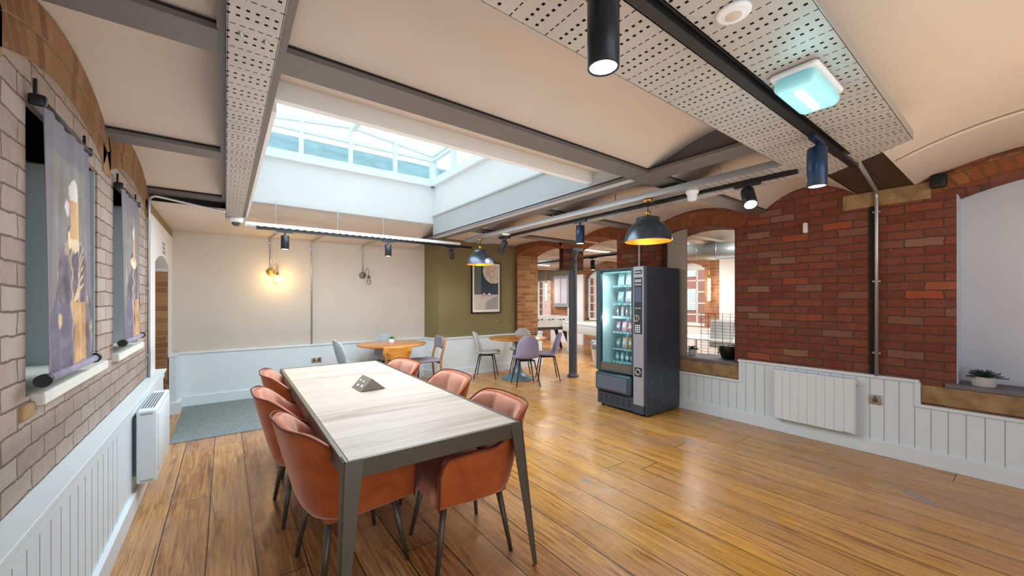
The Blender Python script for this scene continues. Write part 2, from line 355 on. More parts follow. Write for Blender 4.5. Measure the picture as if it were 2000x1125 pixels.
# ------------------------------------------------------------------ mesh builder
class MB:
    def __init__(s): s.v = []; s.f = []; s.sm = []; s.uv = {}; s.mi = []; s.cur = 0
    def quad(s, pts, smooth=False, uv=None):
        i = len(s.v); s.v += [tuple(p) for p in pts]; s.f.append(tuple(range(i, i+len(pts)))); s.sm.append(smooth); s.mi.append(s.cur)
        if uv: s.uv[len(s.f)-1] = uv
    def faces(s, vs, fs, smooth=False):
        i = len(s.v); s.v += [tuple(p) for p in vs]
        for f in fs: s.f.append(tuple(i+k for k in f)); s.sm.append(smooth); s.mi.append(s.cur)
    def box(s, x0, x1, y0, y1, z0, z1, mt=None):
        v = [(x, y, z) for x in (x0, x1) for y in (y0, y1) for z in (z0, z1)]
        if mt: v = [mt @ Vector(p) for p in v]
        s.faces(v, [(0, 1, 3, 2), (4, 6, 7, 5), (0, 4, 5, 1), (2, 3, 7, 6), (0, 2, 6, 4), (1, 5, 7, 3)]); return s
    def rbox(s, x0, x1, y0, y1, z0, z1, r=.01, seg=3, mt=None, smooth=True):
        """box rounded on its vertical edges and softened top and bottom"""
        w, d = (x1-x0)/2, (y1-y0)/2; cx, cy = (x0+x1)/2, (y0+y1)/2; rr = min(r, w*.98, d*.98); h = min(r, (z1-z0)/2)*.999
        def loop(ins):
            o = []
            q = max(rr-ins, 1e-4)
            for k, (sx, sy) in enumerate(((1, 1), (-1, 1), (-1, -1), (1, -1))):
                for a in range(seg+1):
                    t = k*pi/2+a/seg*pi/2
                    o.append((cx+sx*(w-rr)+q*cos(t), cy+sy*(d-rr)+q*sin(t)))
            return o
        lv = []
        for a in range(seg+1):
            t = a/seg*pi/2; lv.append((z0+h-h*cos(t), (1-sin(t))*min(rr, h)))
        for a in range(seg+1):
            t = a/seg*pi/2; lv.append((z1-h+h*sin(t), (1-cos(t))*min(rr, h)))
        rings = [[(x, y, z) for x, y in loop(i)] for z, i in lv]
        s.loft(rings, True, smooth, mt); return s
    def loft(s, rings, cap=True, smooth=True, mt=None, closed=True):
        n = len(rings[0]); vs = [p for r_ in rings for p in r_]
        if mt: vs = [mt @ Vector(p) for p in vs]
        fs = []
        for i in range(len(rings)-1):
            for j in range(n if closed else n-1):
                a, b = i*n+j, i*n+(j+1) % n; fs.append((a, b, b+n, a+n))
        k = len(s.v); s.faces(vs, fs, smooth)
        if cap:
            s.f.append(tuple(k+j for j in reversed(range(n)))); s.sm.append(False); s.mi.append(s.cur)
            s.f.append(tuple(k+(len(rings)-1)*n+j for j in range(n))); s.sm.append(False); s.mi.append(s.cur)
        return s
    def cyl(s, p0, p1, r0, r1=None, n=16, cap=True, smooth=True):
        r1 = r0 if r1 is None else r1; return s.tube([p0, p1], [r0, r1], n, cap, smooth)
    def tube(s, pts, r, n=8, cap=True, smooth=True):
        pts = [Vector(p) for p in pts]; rs = r if isinstance(r, (list, tuple)) else [r]*len(pts)
        rings = []; up = None
        for i, p in enumerate(pts):
            d = (pts[min(i+1, len(pts)-1)]-pts[max(i-1, 0)]).normalized()
            if up is None:
                up = Vector((0, 0, 1)) if abs(d.z) < .9 else Vector((0, 1, 0))
            a = d.cross(up)
            if a.length < 1e-5: a = d.cross(Vector((1, 0, 0)))
            a.normalize(); b = a.cross(d).normalized(); up = b
            rings.append([tuple(p+(a*cos(2*pi*k/n)+b*sin(2*pi*k/n))*rs[i]) for k in range(n)])
        return s.loft(rings, cap, smooth)
    def lathe(s, prof, n=24, c=(0, 0, 0), cap=False, smooth=True, mt=None):
        rings = [[(c[0]+r*cos(2*pi*k/n), c[1]+r*sin(2*pi*k/n), c[2]+z) for k in range(n)] for r, z in prof]
        return s.loft(rings, cap, smooth, mt)
    def grid(s, fn, nu, nv, smooth=True, closed_u=False):
        vs = [fn(i/nu, j/nv) for j in range(nv+1) for i in range(nu+1)]
        fs = [(j*(nu+1)+i, j*(nu+1)+i+1, (j+1)*(nu+1)+i+1, (j+1)*(nu+1)+i) for j in range(nv) for i in range(nu)]
        s.faces(vs, fs, smooth); return s
    def build(s, name, m, parent=None, mods=None, fix=True):
        me = bpy.data.meshes.new(name); me.from_pydata(s.v, [], s.f)
        ms = m if isinstance(m, (list, tuple)) else [m]
        for q in ms: me.materials.append(M[q] if isinstance(q, str) else q)
        me.polygons.foreach_set('use_smooth', s.sm)
        if len(ms) > 1: me.polygons.foreach_set('material_index', s.mi)
        if s.uv:
            ul = me.uv_layers.new(name='UVMap')
            for fi, uv in s.uv.items():
                for li, c in zip(me.polygons[fi].loop_indices, uv): ul.data[li].uv = c
        if fix and not s.uv:
            bm = bmesh.new(); bm.from_mesh(me); bmesh.ops.remove_doubles(bm, verts=bm.verts, dist=1e-5)
            bmesh.ops.recalc_face_normals(bm, faces=bm.faces); bm.to_mesh(me); bm.free()
        me.update()
        o = bpy.data.objects.new(name, me); COL.objects.link(o)
        if parent: o.parent = parent
        if mods: mods(o)
        return o

def tag(o, label=None, cat=None, group=None, kind=None):
    if label: o['label'] = label
    if cat: o['category'] = cat
    if group: o['group'] = group
    if kind: o['kind'] = kind
    return o
def thing(name, label, cat, loc=(0, 0, 0), rz=0, group=None):
    o = bpy.data.objects.new(name, None); COL.objects.link(o); o.empty_display_size = .05
    o.location = loc; o.rotation_euler = (0, 0, rz); return tag(o, label, cat, group)
def struct(mb, name, m, parent=None, label=None):
    o = mb.build(name, m, parent); 
    if not parent: o['kind'] = 'structure'; o['label'] = label or name.replace('_', ' '); o['category'] = name.split('_')[0]
    return o
def copy_tree(root, loc, rz, label, group=None):
    def rec(o, par):
        c = o.copy(); COL.objects.link(c)
        if par: c.parent = par
        for ch in [x for x in KIDS.get(o.name, [])]: rec(ch, c)
        return c
    KIDS = {}
    for o in COL.objects:
        if o.parent: KIDS.setdefault(o.parent.name, []).append(o)
    c = rec(root, None); c.location = loc; c.rotation_euler = (0, 0, rz); c['label'] = label
    if group: c['group'] = group
    return c
def subsurf(l=1):
    def f(o):
        m = o.modifiers.new('sub', 'SUBSURF'); m.levels = l; m.render_levels = l
    return f
def solid_sub(th, l=1, off=-1):
    def f(o):
        m = o.modifiers.new('sol', 'SOLIDIFY'); m.thickness = th; m.offset = off
        m = o.modifiers.new('sub', 'SUBSURF'); m.levels = l; m.render_levels = l
    return f
def bev(w=.004, seg=2):
    def f(o):
        m = o.modifiers.new('bev', 'BEVEL'); m.width = w; m.segments = seg; m.limit_method = 'ANGLE'
    return f

def wall(mb, axis, p0, p1, s0, s1, z0, z1, holes=(), n=12, front=True):
    """wall slab between planes p0,p1 of one axis, running s0..s1 on the other, with arched openings (a,b,zlo,spring,crown)"""
    def P(p, s, z): return (p, s, z) if axis == 'X' else (s, p, z)
    cuts = {s0, s1}
    for a, b, zl, sp, cr in holes:
        for k in range(n+1 if cr > sp else 2):
            q = a+(b-a)*(k/(n if cr > sp else 1))
            if s0 <= q <= s1: cuts.add(q)
    cuts = sorted(cuts)
    def htop(h, s):
        a, b, zl, sp, cr = h
        t = (s-(a+b)/2)/((b-a)/2); return sp+(cr-sp)*(1-min(1, t*t))
    for sa, sb in zip(cuts, cuts[1:]):
        mid = (sa+sb)/2; hs = [h for h in holes if h[0] <= mid <= h[1]]
        segs = []
        lo = (z0, z0)
        for h in hs:
            if h[2] > lo[0]+1e-6: segs.append((lo[0], lo[1], h[2], h[2]))
            lo = (htop(h, sa), htop(h, sb))
            mb.quad([P(p0, sa, lo[0]), P(p1, sa, lo[0]), P(p1, sb, lo[1]), P(p0, sb, lo[1])])
            if h[2] > z0+1e-6: mb.quad([P(p0, sa, h[2]), P(p1, sa, h[2]), P(p1, sb, h[2]), P(p0, sb, h[2])])
        segs.append((lo[0], lo[1], z1, z1))
        for a0, b0, a1, b1 in segs:
            for p in (p0, p1): mb.quad([P(p, sa, a0), P(p, sb, b0), P(p, sb, b1), P(p, sa, a1)])
    for h in holes:
        for s in (h[0], h[1]):
            if s0 < s < s1: mb.quad([P(p0, s, h[2]), P(p1, s, h[2]), P(p1, s, h[3]), P(p0, s, h[3])])
    for s in (s0, s1): mb.quad([P(p0, s, z0), P(p1, s, z0), P(p1, s, z1), P(p0, s, z1)])
    mb.quad([P(p0, s0, z1), P(p1, s0, z1), P(p1, s1, z1), P(p0, s1, z1)])
    return mb

def arch_ring(mb, axis, p0, p1, a, b, spring, crown, th, n=16, under=True, ext=0):
    """a segmental ring of bricks following an arc, UVs laid along the arc"""
    def P(p, s, z): return (p, s, z) if axis == 'X' else (s, p, z)
    w = b-a; L = 0; prev = None; pts = []
    for k in range(n+1):
        s = a+w*k/n; t = 2*k/n-1; z = spring+(crown-spring)*(1-t*t)
        nz = 1; ns = 4*(crown-spring)*t/w*2; l = math.hypot(nz, ns)
        q = (s, z, s+ns/l*th, z+nz/l*th)
        if prev: L += math.hypot(s-prev[0], z-prev[1])
        prev = q; pts.append((q, L))
    for (q, l0), (r, l1) in zip(pts, pts[1:]):
        for p in (p0, p1):
            mb.quad([P(p, q[0], q[1]), P(p, r[0], r[1]), P(p, r[2], r[3]), P(p, q[2], q[3])], uv=[(l0, 0), (l1, 0), (l1, th), (l0, th)])
        if under: mb.quad([P(p0, q[0], q[1]), P(p1, q[0], q[1]), P(p1, r[0], r[1]), P(p0, r[0], r[1])], uv=[(l0, 0), (l0, abs(p1-p0)), (l1, abs(p1-p0)), (l1, 0)])
    return mb

# ------------------------------------------------------------------ the setting
XL, XR, YB = -.575, 4.92, 6.85
f = MB(); f.box(-1.6, 16, -3.2, 13, -.06, 0); struct(f, 'floor', 'floor', label='worn varnished brown floorboards running the length of the room')
f = MB(); f.box(-.45, 1.2, 5.12, 6.78, 0.0, .009); tag(f.build('entrance_carpet', 'carpet'), 'grey ribbed carpet on the floor in front of the cream wall', 'carpet')

# left wall of painted brick, two window recesses
f = MB(); wall(f, 'X', XL, XL-.26, -3.0, 5.0, 0, 2.9, [(2.15, 3.12, 1.10, 2.17, 2.17), (3.50, 4.34, 1.10, 2.20, 2.20)])
wl_ = struct(f, 'wall_left', 'brick_left', label='painted pale brick wall on the left with two window recesses')
f = MB(); f.box(XL-.34, XL-.26, -3.0, 5.0, 0, 2.9); f.build('recess_back', 'recess', wl_)
f = MB()
for a, b, z in ((2.15, 3.12, 2.17), (3.50, 4.34, 2.20)):
    f.box(XL-.25, XL-.02, a-.04, b+.04, z, z+.10)
f.build('timber_lintel', 'lintel', wl_)
f = MB()
for a, b in ((.60, 1.79), (1.95, 3.22), (3.40, 4.70)):
    arch_ring(f, 'X', XL+.012, XL-.1, a-.02, b+.02, 2.36, 2.49, .115); arch_ring(f, 'X', XL+.006, XL-.1, a-.02, b+.02, 2.245, 2.375, .115)
f.build('brick_arch', 'brick_left_arch', wl_)
f = MB(); f.box(XL+.006, XL-.1, 1.78, 1.95, 2.22, 2.46); f.box(XL+.006, XL-.1, 3.22, 3.40, 2.2, 2.46); f.box(XL+.006, XL-.1, 4.70, 4.98, 2.2, 2.46); f.build('arch_springer', 'stone_brown', wl_)
f = MB(); wall(f, 'X', XL+.004, XL-.45, 4.99, YB, 0, 2.28, [(5.30, 6.48, -.01, 1.84, 1.94)]); 
wd = struct(f, 'wall_left_lobby', 'white_wall', label='white plastered wall with arched doorway near the carpet')
f = MB(); f.box(XL-.45, XL+.006, 4.99, YB, 2.28, 2.40); f.build('brick_band', 'brick_left_arch', wd)
for fc in f.f: pass
f = MB(); f.box(XL-1.3, XL-.004, 6.466, 6.60, 0, 1.80); f.build('brick_reveal', 'brick_xz', wd)
f = MB(); f.box(XL-1.3, XL-.45, 5.0, 5.1, 0, 2.3); f.box(XL-1.35, XL-1.3, 4.9, 6.9, 0, 2.3); f.box(XL-1.3, XL-.45, 5.0, 6.6, 2.0, 2.1); f.build('passage_wall', 'recess', wd)
# faded lettering above the doorway: too worn to read, three short rows
f = MB()
for k, (dy, w) in enumerate(((.0, .10), (.0, .15), (.02, .13))):
    for q in range(3):
        f.box(XL+.004, XL+.0065, 5.86+dy+q*.085, 5.86+dy+q*.085+.05, 2.075-k*.048, 2.105-k*.048)
f.build('faded_lettering', 'mark', wd)
# sills
for a, b, lab in ((2.20, 3.17, 'pale painted stone sill under the nearer left window recess'), (3.46, 4.38, 'pale painted stone sill under the farther left window recess')):
    f = MB(); f.box(XL-.26, XL+.035, a, b, 1.055, 1.102); o = f.build('trim_1', 'stone_pale', None, bev(.006)); tag(o, lab, 'sill', kind='structure')

# boarded wainscot on the left with a deep ledge
f = MB(); f.box(XL-.02, -.510, -3.0, 5.30, 0, .72); wt_ = struct(f, 'trim_2', 'panel', label='white boarded wainscot along the left wall')
f = MB(); f.box(XL-.02, -.484, -3.0, 5.30, .72, .742); f.build('ledge', 'panel', wt_, bev(.003))
f = MB(); f.box(XL-.02, -.500, -3.0, 5.30, .66, .72); f.build('top_rail', 'panel', wt_, bev(.002))
f = MB(); 
y = -2.9
while y < 3.2: f.box(-.5105, -.5092, y, y+.004, .13, .66); y += .107
f.build('board_grooves', 'panel_gap', wt_)
f = MB(); f.box(-.52, -.486, -3.0, 5.30, 0, .13); f.build('skirting', 'panel', wt_, bev(.004))
f = MB(); f.box(XL-.02, -.500, 6.48, 6.80, 0, .735); f.box(XL-.02, -.488, 6.47, 6.80, .72, .742); f.box(XL-.02, -.46, 6.44, 6.80, 0, .14)
struct(f, 'trim_3', 'panel', label='white wainscot return between the doorway and the cream wall')

# back wall and olive alcove wall
f = MB(); f.box(-1.0, 3.05, YB, YB+.2, 0, 2.9); struct(f, 'wall_back', 'cream', label='cream painted back wall')
f = MB()
P0, P1, P2 = (3.03, 6.86), (3.15, 6.50), (4.945, 6.50)
f.quad([(P0[0], P0[1], 0), (P1[0], P1[1], 0), (P1[0], P1[1], 2.9), (P0[0], P0[1], 2.9)])
f.quad([(P1[0], P1[1], 0), (P2[0], P2[1], 0), (P2[0], P2[1], 2.9), (P1[0], P1[1], 2.9)])
f.box(3.16, 4.94, 6.502, 7.0, 0, 2.9)
struct(f, 'wall_alcove', 'olive', label='olive green wall carrying the framed poster')
f = MB(); f.box(-.5, 3.0, YB-.045, YB+.01, 0, .715); wb_ = struct(f, 'trim_4', 'panel', label='white wainscot below the cream wall')
f = MB(); f.box(-.5, 3.0, YB-.06, YB+.01, .712, .738); f.build('dado_rail', 'panel', wb_, bev(.004))
f = MB(); f.box(-.5, 3.0, YB-.065, YB+.01, 0, .14); f.build('skirting', 'panel', wb_, bev(.004))
def strip(mb, pts, off, z0, z1):
    """a vertical band following a plan polyline, off metres in front of it"""
    n = []
    for i, p in enumerate(pts):
        ds = []
        if i: ds.append((Vector(p)-Vector(pts[i-1])).normalized())
        if i < len(pts)-1: ds.append((Vector(pts[i+1])-Vector(p)).normalized())
        nn = sum((Vector((d.y, -d.x)) for d in ds), Vector((0, 0))).normalized()
        k = 1/max(.4, nn.dot(Vector((ds[0].y, -ds[0].x))))
        n.append((p[0]+nn.x*off*k, p[1]+nn.y*off*k))
    for i in range(len(pts)-1):
        a, b, c, d = pts[i], pts[i+1], n[i], n[i+1]
        mb.quad([(c[0], c[1], z0), (d[0], d[1], z0), (d[0], d[1], z1), (c[0], c[1], z1)])
        mb.quad([(c[0], c[1], z1), (d[0], d[1], z1), (b[0], b[1], z1), (a[0], a[1], z1)])
        mb.quad([(c[0], c[1], z0), (d[0], d[1], z0), (b[0], b[1], z0), (a[0], a[1], z0)])
    mb.quad([(pts[-1][0], pts[-1][1], z0), (n[-1][0], n[-1][1], z0), (n[-1][0], n[-1][1], z1), (pts[-1][0], pts[-1][1], z1)])
pl = [(2.99, 6.84), (3.03, 6.84), (3.15, 6.50), (5.60, 6.50), (5.60, 7.1)]
f = MB(); strip(f, pl, .045, 0, .715); wa_ = struct(f, 'trim_5', 'panel', label='white wainscot below the olive wall and brick pier')
f = MB(); strip(f, pl, .06, .712, .738); f.build('dado_rail', 'panel', wa_)
f = MB(); strip(f, pl, .062, 0, .14); f.build('skirting', 'panel', wa_)

# ceiling: shallow plastered vaults between the beams
CZ, RISE = 2.47, .15
WX0, WX1, WY0, WY1 = .22, 2.66, 2.40, 5.66
f = MB()
def bay(x0, x1, y0, y1, rise=RISE, cut=None, n=14, z=CZ):
    ys = [y0+(y1-y0)*k/n for k in range(n+1)]
    if cut: ys = sorted(set([y for y in ys if cut[0] <= y <= cut[1]]+[max(cut[0], y0), min(cut[1], y1)]))
    zz = lambda y: z+rise*(1-(2*(y-y0)/(y1-y0)-1)**2)
    vs = [(x, y, zz(y)) for y in ys for x in (x0, x1)]
    f.faces(vs, [(2*i, 2*i+1, 2*i+3, 2*i+2) for i in range(len(ys)-1)], True)
bay(XL, 2.75, -3.0, -.9, .17); bay(XL, 2.75, -.9, .60, .17); bay(XL, 2.75, .60, 1.78, .165)
bay(XL, WX0, 1.94, 3.23); bay(XL, WX0, 3.39, 4.71); bay(WX0, WX1, 1.94, 3.23, .15, (1.94, WY0))
bay(2.75, 5.45, -3.0, -.9, .17); bay(2.75, 5.45, -.9, .60, .17); bay(2.75, 5.45, .99, 1.78, .17)
bay(2.66, 5.45, 1.94, 3.23); bay(2.66, 5.45, 3.39, 4.71); bay(2.66, 5.45, 4.87, 7.2, .14)
f.faces([(XL-.4, 4.87, 2.37), (.0, 4.87, 2.37), (.0, 6.86, 2.37), (XL-.4, 6.86, 2.37)], [(0, 1, 2, 3)])
prof = [(5.64, 2.645), (5.78, 2.60), (5.95, 2.535), (6.12, 2.47), (6.28, 2.425), (6.5, 2.402), (6.86, 2.385)]
vs = [(x, y, z) for y, z in prof for x in (.0, 2.75)]
f.faces(vs, [(2*i, 2*i+1, 2*i+3, 2*i+2) for i in range(len(prof)-1)], True)
f.faces([(.0, 4.87, 2.5), (WX0, 4.87, 2.5), (WX0, 5.66, 2.645), (.0, 5.66, 2.645)], [(0, 1, 2, 3)])
f.quad([(0, 4.87, 2.37), (0, 6.86, 2.37), (0, 6.86, 2.385), (0, 6.28, 2.425), (0, 5.95, 2.535), (0, 5.64, 2.645), (0, 4.87, 2.645)])
ce = struct(f, 'ceiling', 'ceiling', label='pale plastered vaulted ceiling')
f = MB()
f.box(-1.9, WX0-.1, -3.2, 7.2, 2.93, 3.0); f.box(WX1+.1, 5.4, -3.2, 7.2, 2.93, 3.0); f.box(WX0-.1, WX1+.1, -3.2, WY0-.1, 2.93, 3.0); f.box(WX0-.1, WX1+.1, WY1+.1, 7.2, 2.93, 3.0)
f.box(5.4, 10, -3.2, 12.2, 2.93, 3.0); f.box(-1.0, 10.0, -3.25, -3.05, 0, 3.0); f.box(-1.9, 5.5, 7.05, 7.2, 0, 3.0); f.box(-1.95, -1.88, -3.2, 7.2, 0, 3.0)
f.build('light_stop_slab', 'ceiling', ce)  # unseen slab added to stop sky light leaking in past the beams

# skylight shaft and lantern
f = MB()
f.box(WX0-.05, WX0, WY0, WY1, 2.45, 3.24); f.box(WX1, WX1+.05, WY0, WY1, 2.76, 3.24); f.box(WX0-.05, WX1+.05, WY1, WY1+.05, 2.645, 3.24)
f.box(WX0-.05, WX1+.05, WY0-.05, WY0, 2.50, 3.24)
struct(f, 'wall_skylight_shaft', 'well', label='white painted walls of the skylight shaft')
f = MB(); f.box(2.655, 2.72, 1.95, WY1+.01, 2.43, 2.765); f.box(2.635, 2.72, 1.95, WY1+.01, 2.757, 2.775); struct(f, 'trim_6', 'beam_pale', label='pale grey fascia on the right side of the skylight opening')
f = MB()
g = .05
def bar(p, q, w=.05, h=.05):
    p = Vector(p); q = Vector(q); d = (q-p); L = d.length; d.normalize()
    up = Vector((0, 0, 1)) if abs(d.z) < .9 else Vector((0, 1, 0)); a = d.cross(up).normalized(); b = a.cross(d)
    vs = [p+a*sx*w/2+b*sz*h/2+d*t for t in (0, L) for sx in (-1, 1) for sz in (-1, 1)]
    f.faces([tuple(v) for v in vs], [(0, 1, 3, 2), (4, 6, 7, 5), (0, 4, 5, 1), (2, 3, 7, 6), (0, 2, 6, 4), (1, 5, 7, 3)])
RX = (WX0+WX1)/2; EZ, RZ = 3.72, 3.86
def gz(x): return EZ+(RZ-EZ)*(1-abs(x-RX)/(RX-WX0))
for (p, q) in (((WX0, WY1), (WX1, WY1)), ((WX1, WY0), (WX1, WY1)), ((WX0, WY0), (WX0, WY1)), ((WX0, WY0), (WX1, WY0))):
    dx = .02 if p[0] == q[0] == WX0 else (-.02 if p[0] == q[0] else 0); dy = -.02 if p[1] == q[1] == WY1 else (.02 if p[1] == q[1] else 0)
    P = lambda a, z: (a[0]+dx, a[1]+dy, z)
    bar(P(p, 3.285), P(q, 3.285), .07, .11)
    bar(P(p, 3.645), P(q, 3.645), .05, .045)
    if p[0] == q[0]: bar(P(p, EZ), P(q, EZ), .05, .05)
for x in (.79, 1.40, 2.03):
    for yy in (WY0+.02, WY1-.02): bar((x, yy, 3.28), (x, yy, gz(x)), .05, .06)
for x in (WX0+.02, WX1-.02):
    for yy in (WY0+.02, WY1-.02): bar((x, yy, 3.24), (x, yy, EZ+.02), .085, .085)
    for yy in (3.10, 3.72, 4.34, 4.95): bar((x, yy, 3.28), (x, yy, EZ), .06, .06)
for yy in (WY0+.02, 3.72, 4.95, WY1-.02):
    for xe in (WX0, WX1): bar((xe, yy, EZ), (RX, yy, RZ), .05, .05)
bar((RX, WY0, RZ-.01), (RX, WY1, RZ-.01), .07, .08)
wf = struct(f, 'window_1', 'frame_white', label='white framed glass roof lantern over the skylight shaft')
f = MB()
f.quad([(WX0, WY0, EZ+.03), (RX, WY0, RZ+.03), (RX, WY1, RZ+.03), (WX0, WY1, EZ+.03)]); f.quad([(WX1, WY0, EZ+.03), (RX, WY0, RZ+.03), (RX, WY1, RZ+.03), (WX1, WY1, EZ+.03)])
f.build('roof_panes', 'glass', wf)
f = MB()
for yy in (WY0, WY1): f.quad([(WX0, yy, 3.3), (WX1, yy, 3.3), (WX1, yy, EZ), (RX, yy, RZ), (WX0, yy, EZ)])
for x in (WX0, WX1): f.quad([(x, WY0, 3.3), (x, WY1, 3.3), (x, WY1, EZ), (x, WY0, EZ)])
f.build('side_panes', 'frosted', wf)
f = MB(); f.quad([(-1, 6.6, 3.05), (7, 6.6, 3.05), (7, 9.0, 4.80), (-1, 9.0, 4.80)]); f.quad([(-1, 9.0, 4.80), (7, 9.0, 4.80), (7, 9.2, 4.6), (-1, 9.2, 4.6)])
f.quad([(3.6, 0, 3.05), (3.6, 9, 3.05), (5.2, 9, 4.1), (5.2, 0, 4.1)]); f.quad([(5.2, 0, 4.1), (5.2, 9, 4.1), (5.4, 9, 4.0), (5.4, 0, 4.0)])
tag(f.build('slate_roof', 'slate'), 'blue grey slate roof seen through the lantern side panes', 'roof', kind='structure')

# beams
def ibeam(name, axis, a0, a1, c, w, z0, h=.30, m='beam', label=''):
    f = MB()
    def bx(s0, s1, za, zb):
        if axis == 'Y': f.box(s0, s1, a0, a1, za, zb)
        else: f.box(a0, a1, s0, s1, za, zb)
    bx(c-w/2, c+w/2, z0, z0+.022); bx(c-.012, c+.012, z0+.02, z0+h)
    o = f.build(name, m); tag(o, label, 'beam', kind='structure')
    f = MB()   # dark strips painting the shade where the plaster meets the flange
    if axis == 'X':
        for s in (c-w/2, c+w/2-.012): f.box(a0, a1, s, s+.012, z0+.022, z0+.034)
    else:
        for s in (c-w/2, c+w/2-.012): f.box(s, s+.012, a0, a1, z0+.022, z0+.034)
    f.build('shadow_gap', 'shadow_gap', o)
    return o
ibeam('trim_7', 'Y', -3.0, 5.62, .085, .22, 2.435, label='long grey steel beam on the left above the perforated tray')
ibeam('trim_8', 'Y', .62, 6.49, 2.745, .21, 2.435, label='long grey steel beam along the right side of the skylight')
for c_, w_, lb in ((1.85, .17, 'nearest short grey beam between the left wall and the long beam'), (3.31, .18, 'middle short grey beam between the left wall and the long beam'), (4.79, .17, 'farthest short grey beam between the left wall and the long beam')):
    ibeam('trim_9', 'X', XL, -.02, c_, w_, 2.432, label=lb)
ibeam('trim_10', 'X', .19, 4.93, 1.86, .18, 2.437, label='grey steel cross beam along the near side of the skylight')
for c_, lb in ((3.31, 'dark cross beam behind the right tray, nearer of two'), (4.79, 'dark cross beam behind the right tray, farther of two')):
    ibeam('trim_11', 'X', 2.84, 5.0, c_, .17, 2.44, m='beam', label=lb)
f = MB(); f.box(2.72, 4.915, .585, .99, 2.478, 2.75); f.box(2.72, 4.915, .76, .79, 2.474, 2.48); struct(f, 'trim_12', 'beam_dark', label='wide dark brown beam resting on the right brick wall')

# right wall of red brick
f = MB(); wall(f, 'X', XR, XR+.45, -3.0, 3.85, 0, 2.95, [(-.9, .359, .735, 2.335, 2.46), (2.11, 3.12, .69, 2.30, 2.40)])
wr_ = struct(f, 'wall_right', 'brick_right', label='exposed red brick wall on the right')
f = MB(); f.box(XR+.30, XR+.36, -.95, .42, .6, 2.6); f.box(XR+.02, XR+.30, .352, .358, .735, 2.34); f.build('recess_plaster', 'recess_cool', wr_)
f = MB(); f.box(XR+.02, XR+.06, 2.735, 3.0, .69, 2.40); f.build('infill_panel', 'beige', wr_)
f = MB(); f.box(XR+.10, XR+.14, 2.99, 3.12, .69, 2.40); f.build('dark_infill', 'lintel', wr_)
f = MB(); arch_ring(f, 'X', XR-.008, XR+.1, -.92, .52, 2.345, 2.47, .14); arch_ring(f, 'X', XR-.006, XR+.44, 2.05, 3.20, 2.295, 2.405, .19)
f.build('brick_arch', 'brick_right_arch', wr_)
f = MB(); f.box(XR-.012, XR+.1, .50, 1.10, 2.33, 2.476); f.build('springer_stone', 'stone_brown', wr_, bev(.01))
f = MB(); f.box(XR-.015, XR+.34, -1.0, .57, .545, .70); f.build('sill_stone', 'stone_brown', wr_, bev(.012))
f = MB(); f.box(XR-.02, XR+.34, -1.0, .42, .70, .737); f.build('sill_top', 'dark_stone', wr_, bev(.006))
f = MB(); f.box(XR-.012, XR+.45, 2.045, 3.12, .50, .655); f.build('opening_sill_stone', 'stone_brown', wr_, bev(.01))
f = MB(); f.box(XR-.02, XR+.47, 2.06, 3.12, .655, .692); f.build('opening_sill_top', 'dark_stone', wr_, bev(.005))
f = MB(); f.box(XR-.016, XR-.001, .85, .90, .75, 2.33); f.build('vertical_joint', 'shadow_gap', wr_)

def rp(y0, y1, zt):
    f.box(4.895, XR+.01, y0, y1, 0, zt-.02)
f = MB(); rp(-3.0, .57, .527); rp(.57, 2.045, .738); rp(2.045, 3.86, .49)
wr2 = struct(f, 'trim_13', 'panel', label='white boarded wainscot stepping along the right wall')
f = MB()
f.box(4.878, XR+.01, -3.0, .585, .505, .530); f.box(4.878, XR+.01, .57, 2.06, .715, .741); f.box(4.878, XR+.01, 2.045, 3.86, .468, .494)
f.box(4.886, XR+.01, .562, .600, .505, .72); f.box(4.886, XR+.01, 2.015, 2.052, .47, .72)
f.build('cap_rail', 'panel', wr2, bev(.003))
f = MB(); f.box(4.878, 4.90, -3.0, 3.86, 0, .135); f.build('skirting', 'panel', wr2, bev(.004))
f = MB(); y = -2.95
while y < 3.8:
    zt = .50 if y < .57 else (.71 if y < 2.04 else .46)
    f.box(4.8935, 4.8955, y, y+.004, .135, zt); y += .0985
f.build('board_grooves', 'panel_gap', wr2)

# arcade towards the games room
f = MB(); wall(f, 'X', 4.945, 5.48, 3.85, 6.45, 2.38, 2.95, [(3.85, 5.07, 2.0, 2.385, 2.51), (5.17, 6.45, 2.0, 2.385, 2.51)], n=14)
f.box(4.945, 5.50, 6.45, 7.05, .5, 2.95)
ar = struct(f, 'wall_arcade', 'brick_right', label='brick arcade opening to the games room')
f = MB(); arch_ring(f, 'X', 4.935, 5.49, 3.85, 5.08, 2.377, 2.502, .20); arch_ring(f, 'X', 4.935, 5.49, 5.16, 6.45, 2.377, 2.502, .20); f.build('brick_arch', 'brick_right_arch', ar)
f = MB(); f.box(4.942, 5.51, 6.440, 6.452, .72, 2.6); f.build('pier_face', 'brick_xz', ar)
f = MB(); f.box(4.95, 5.47, 5.02, 5.22, 2.41, 2.50); f.build('pad_stone', 'stone_brown', ar)

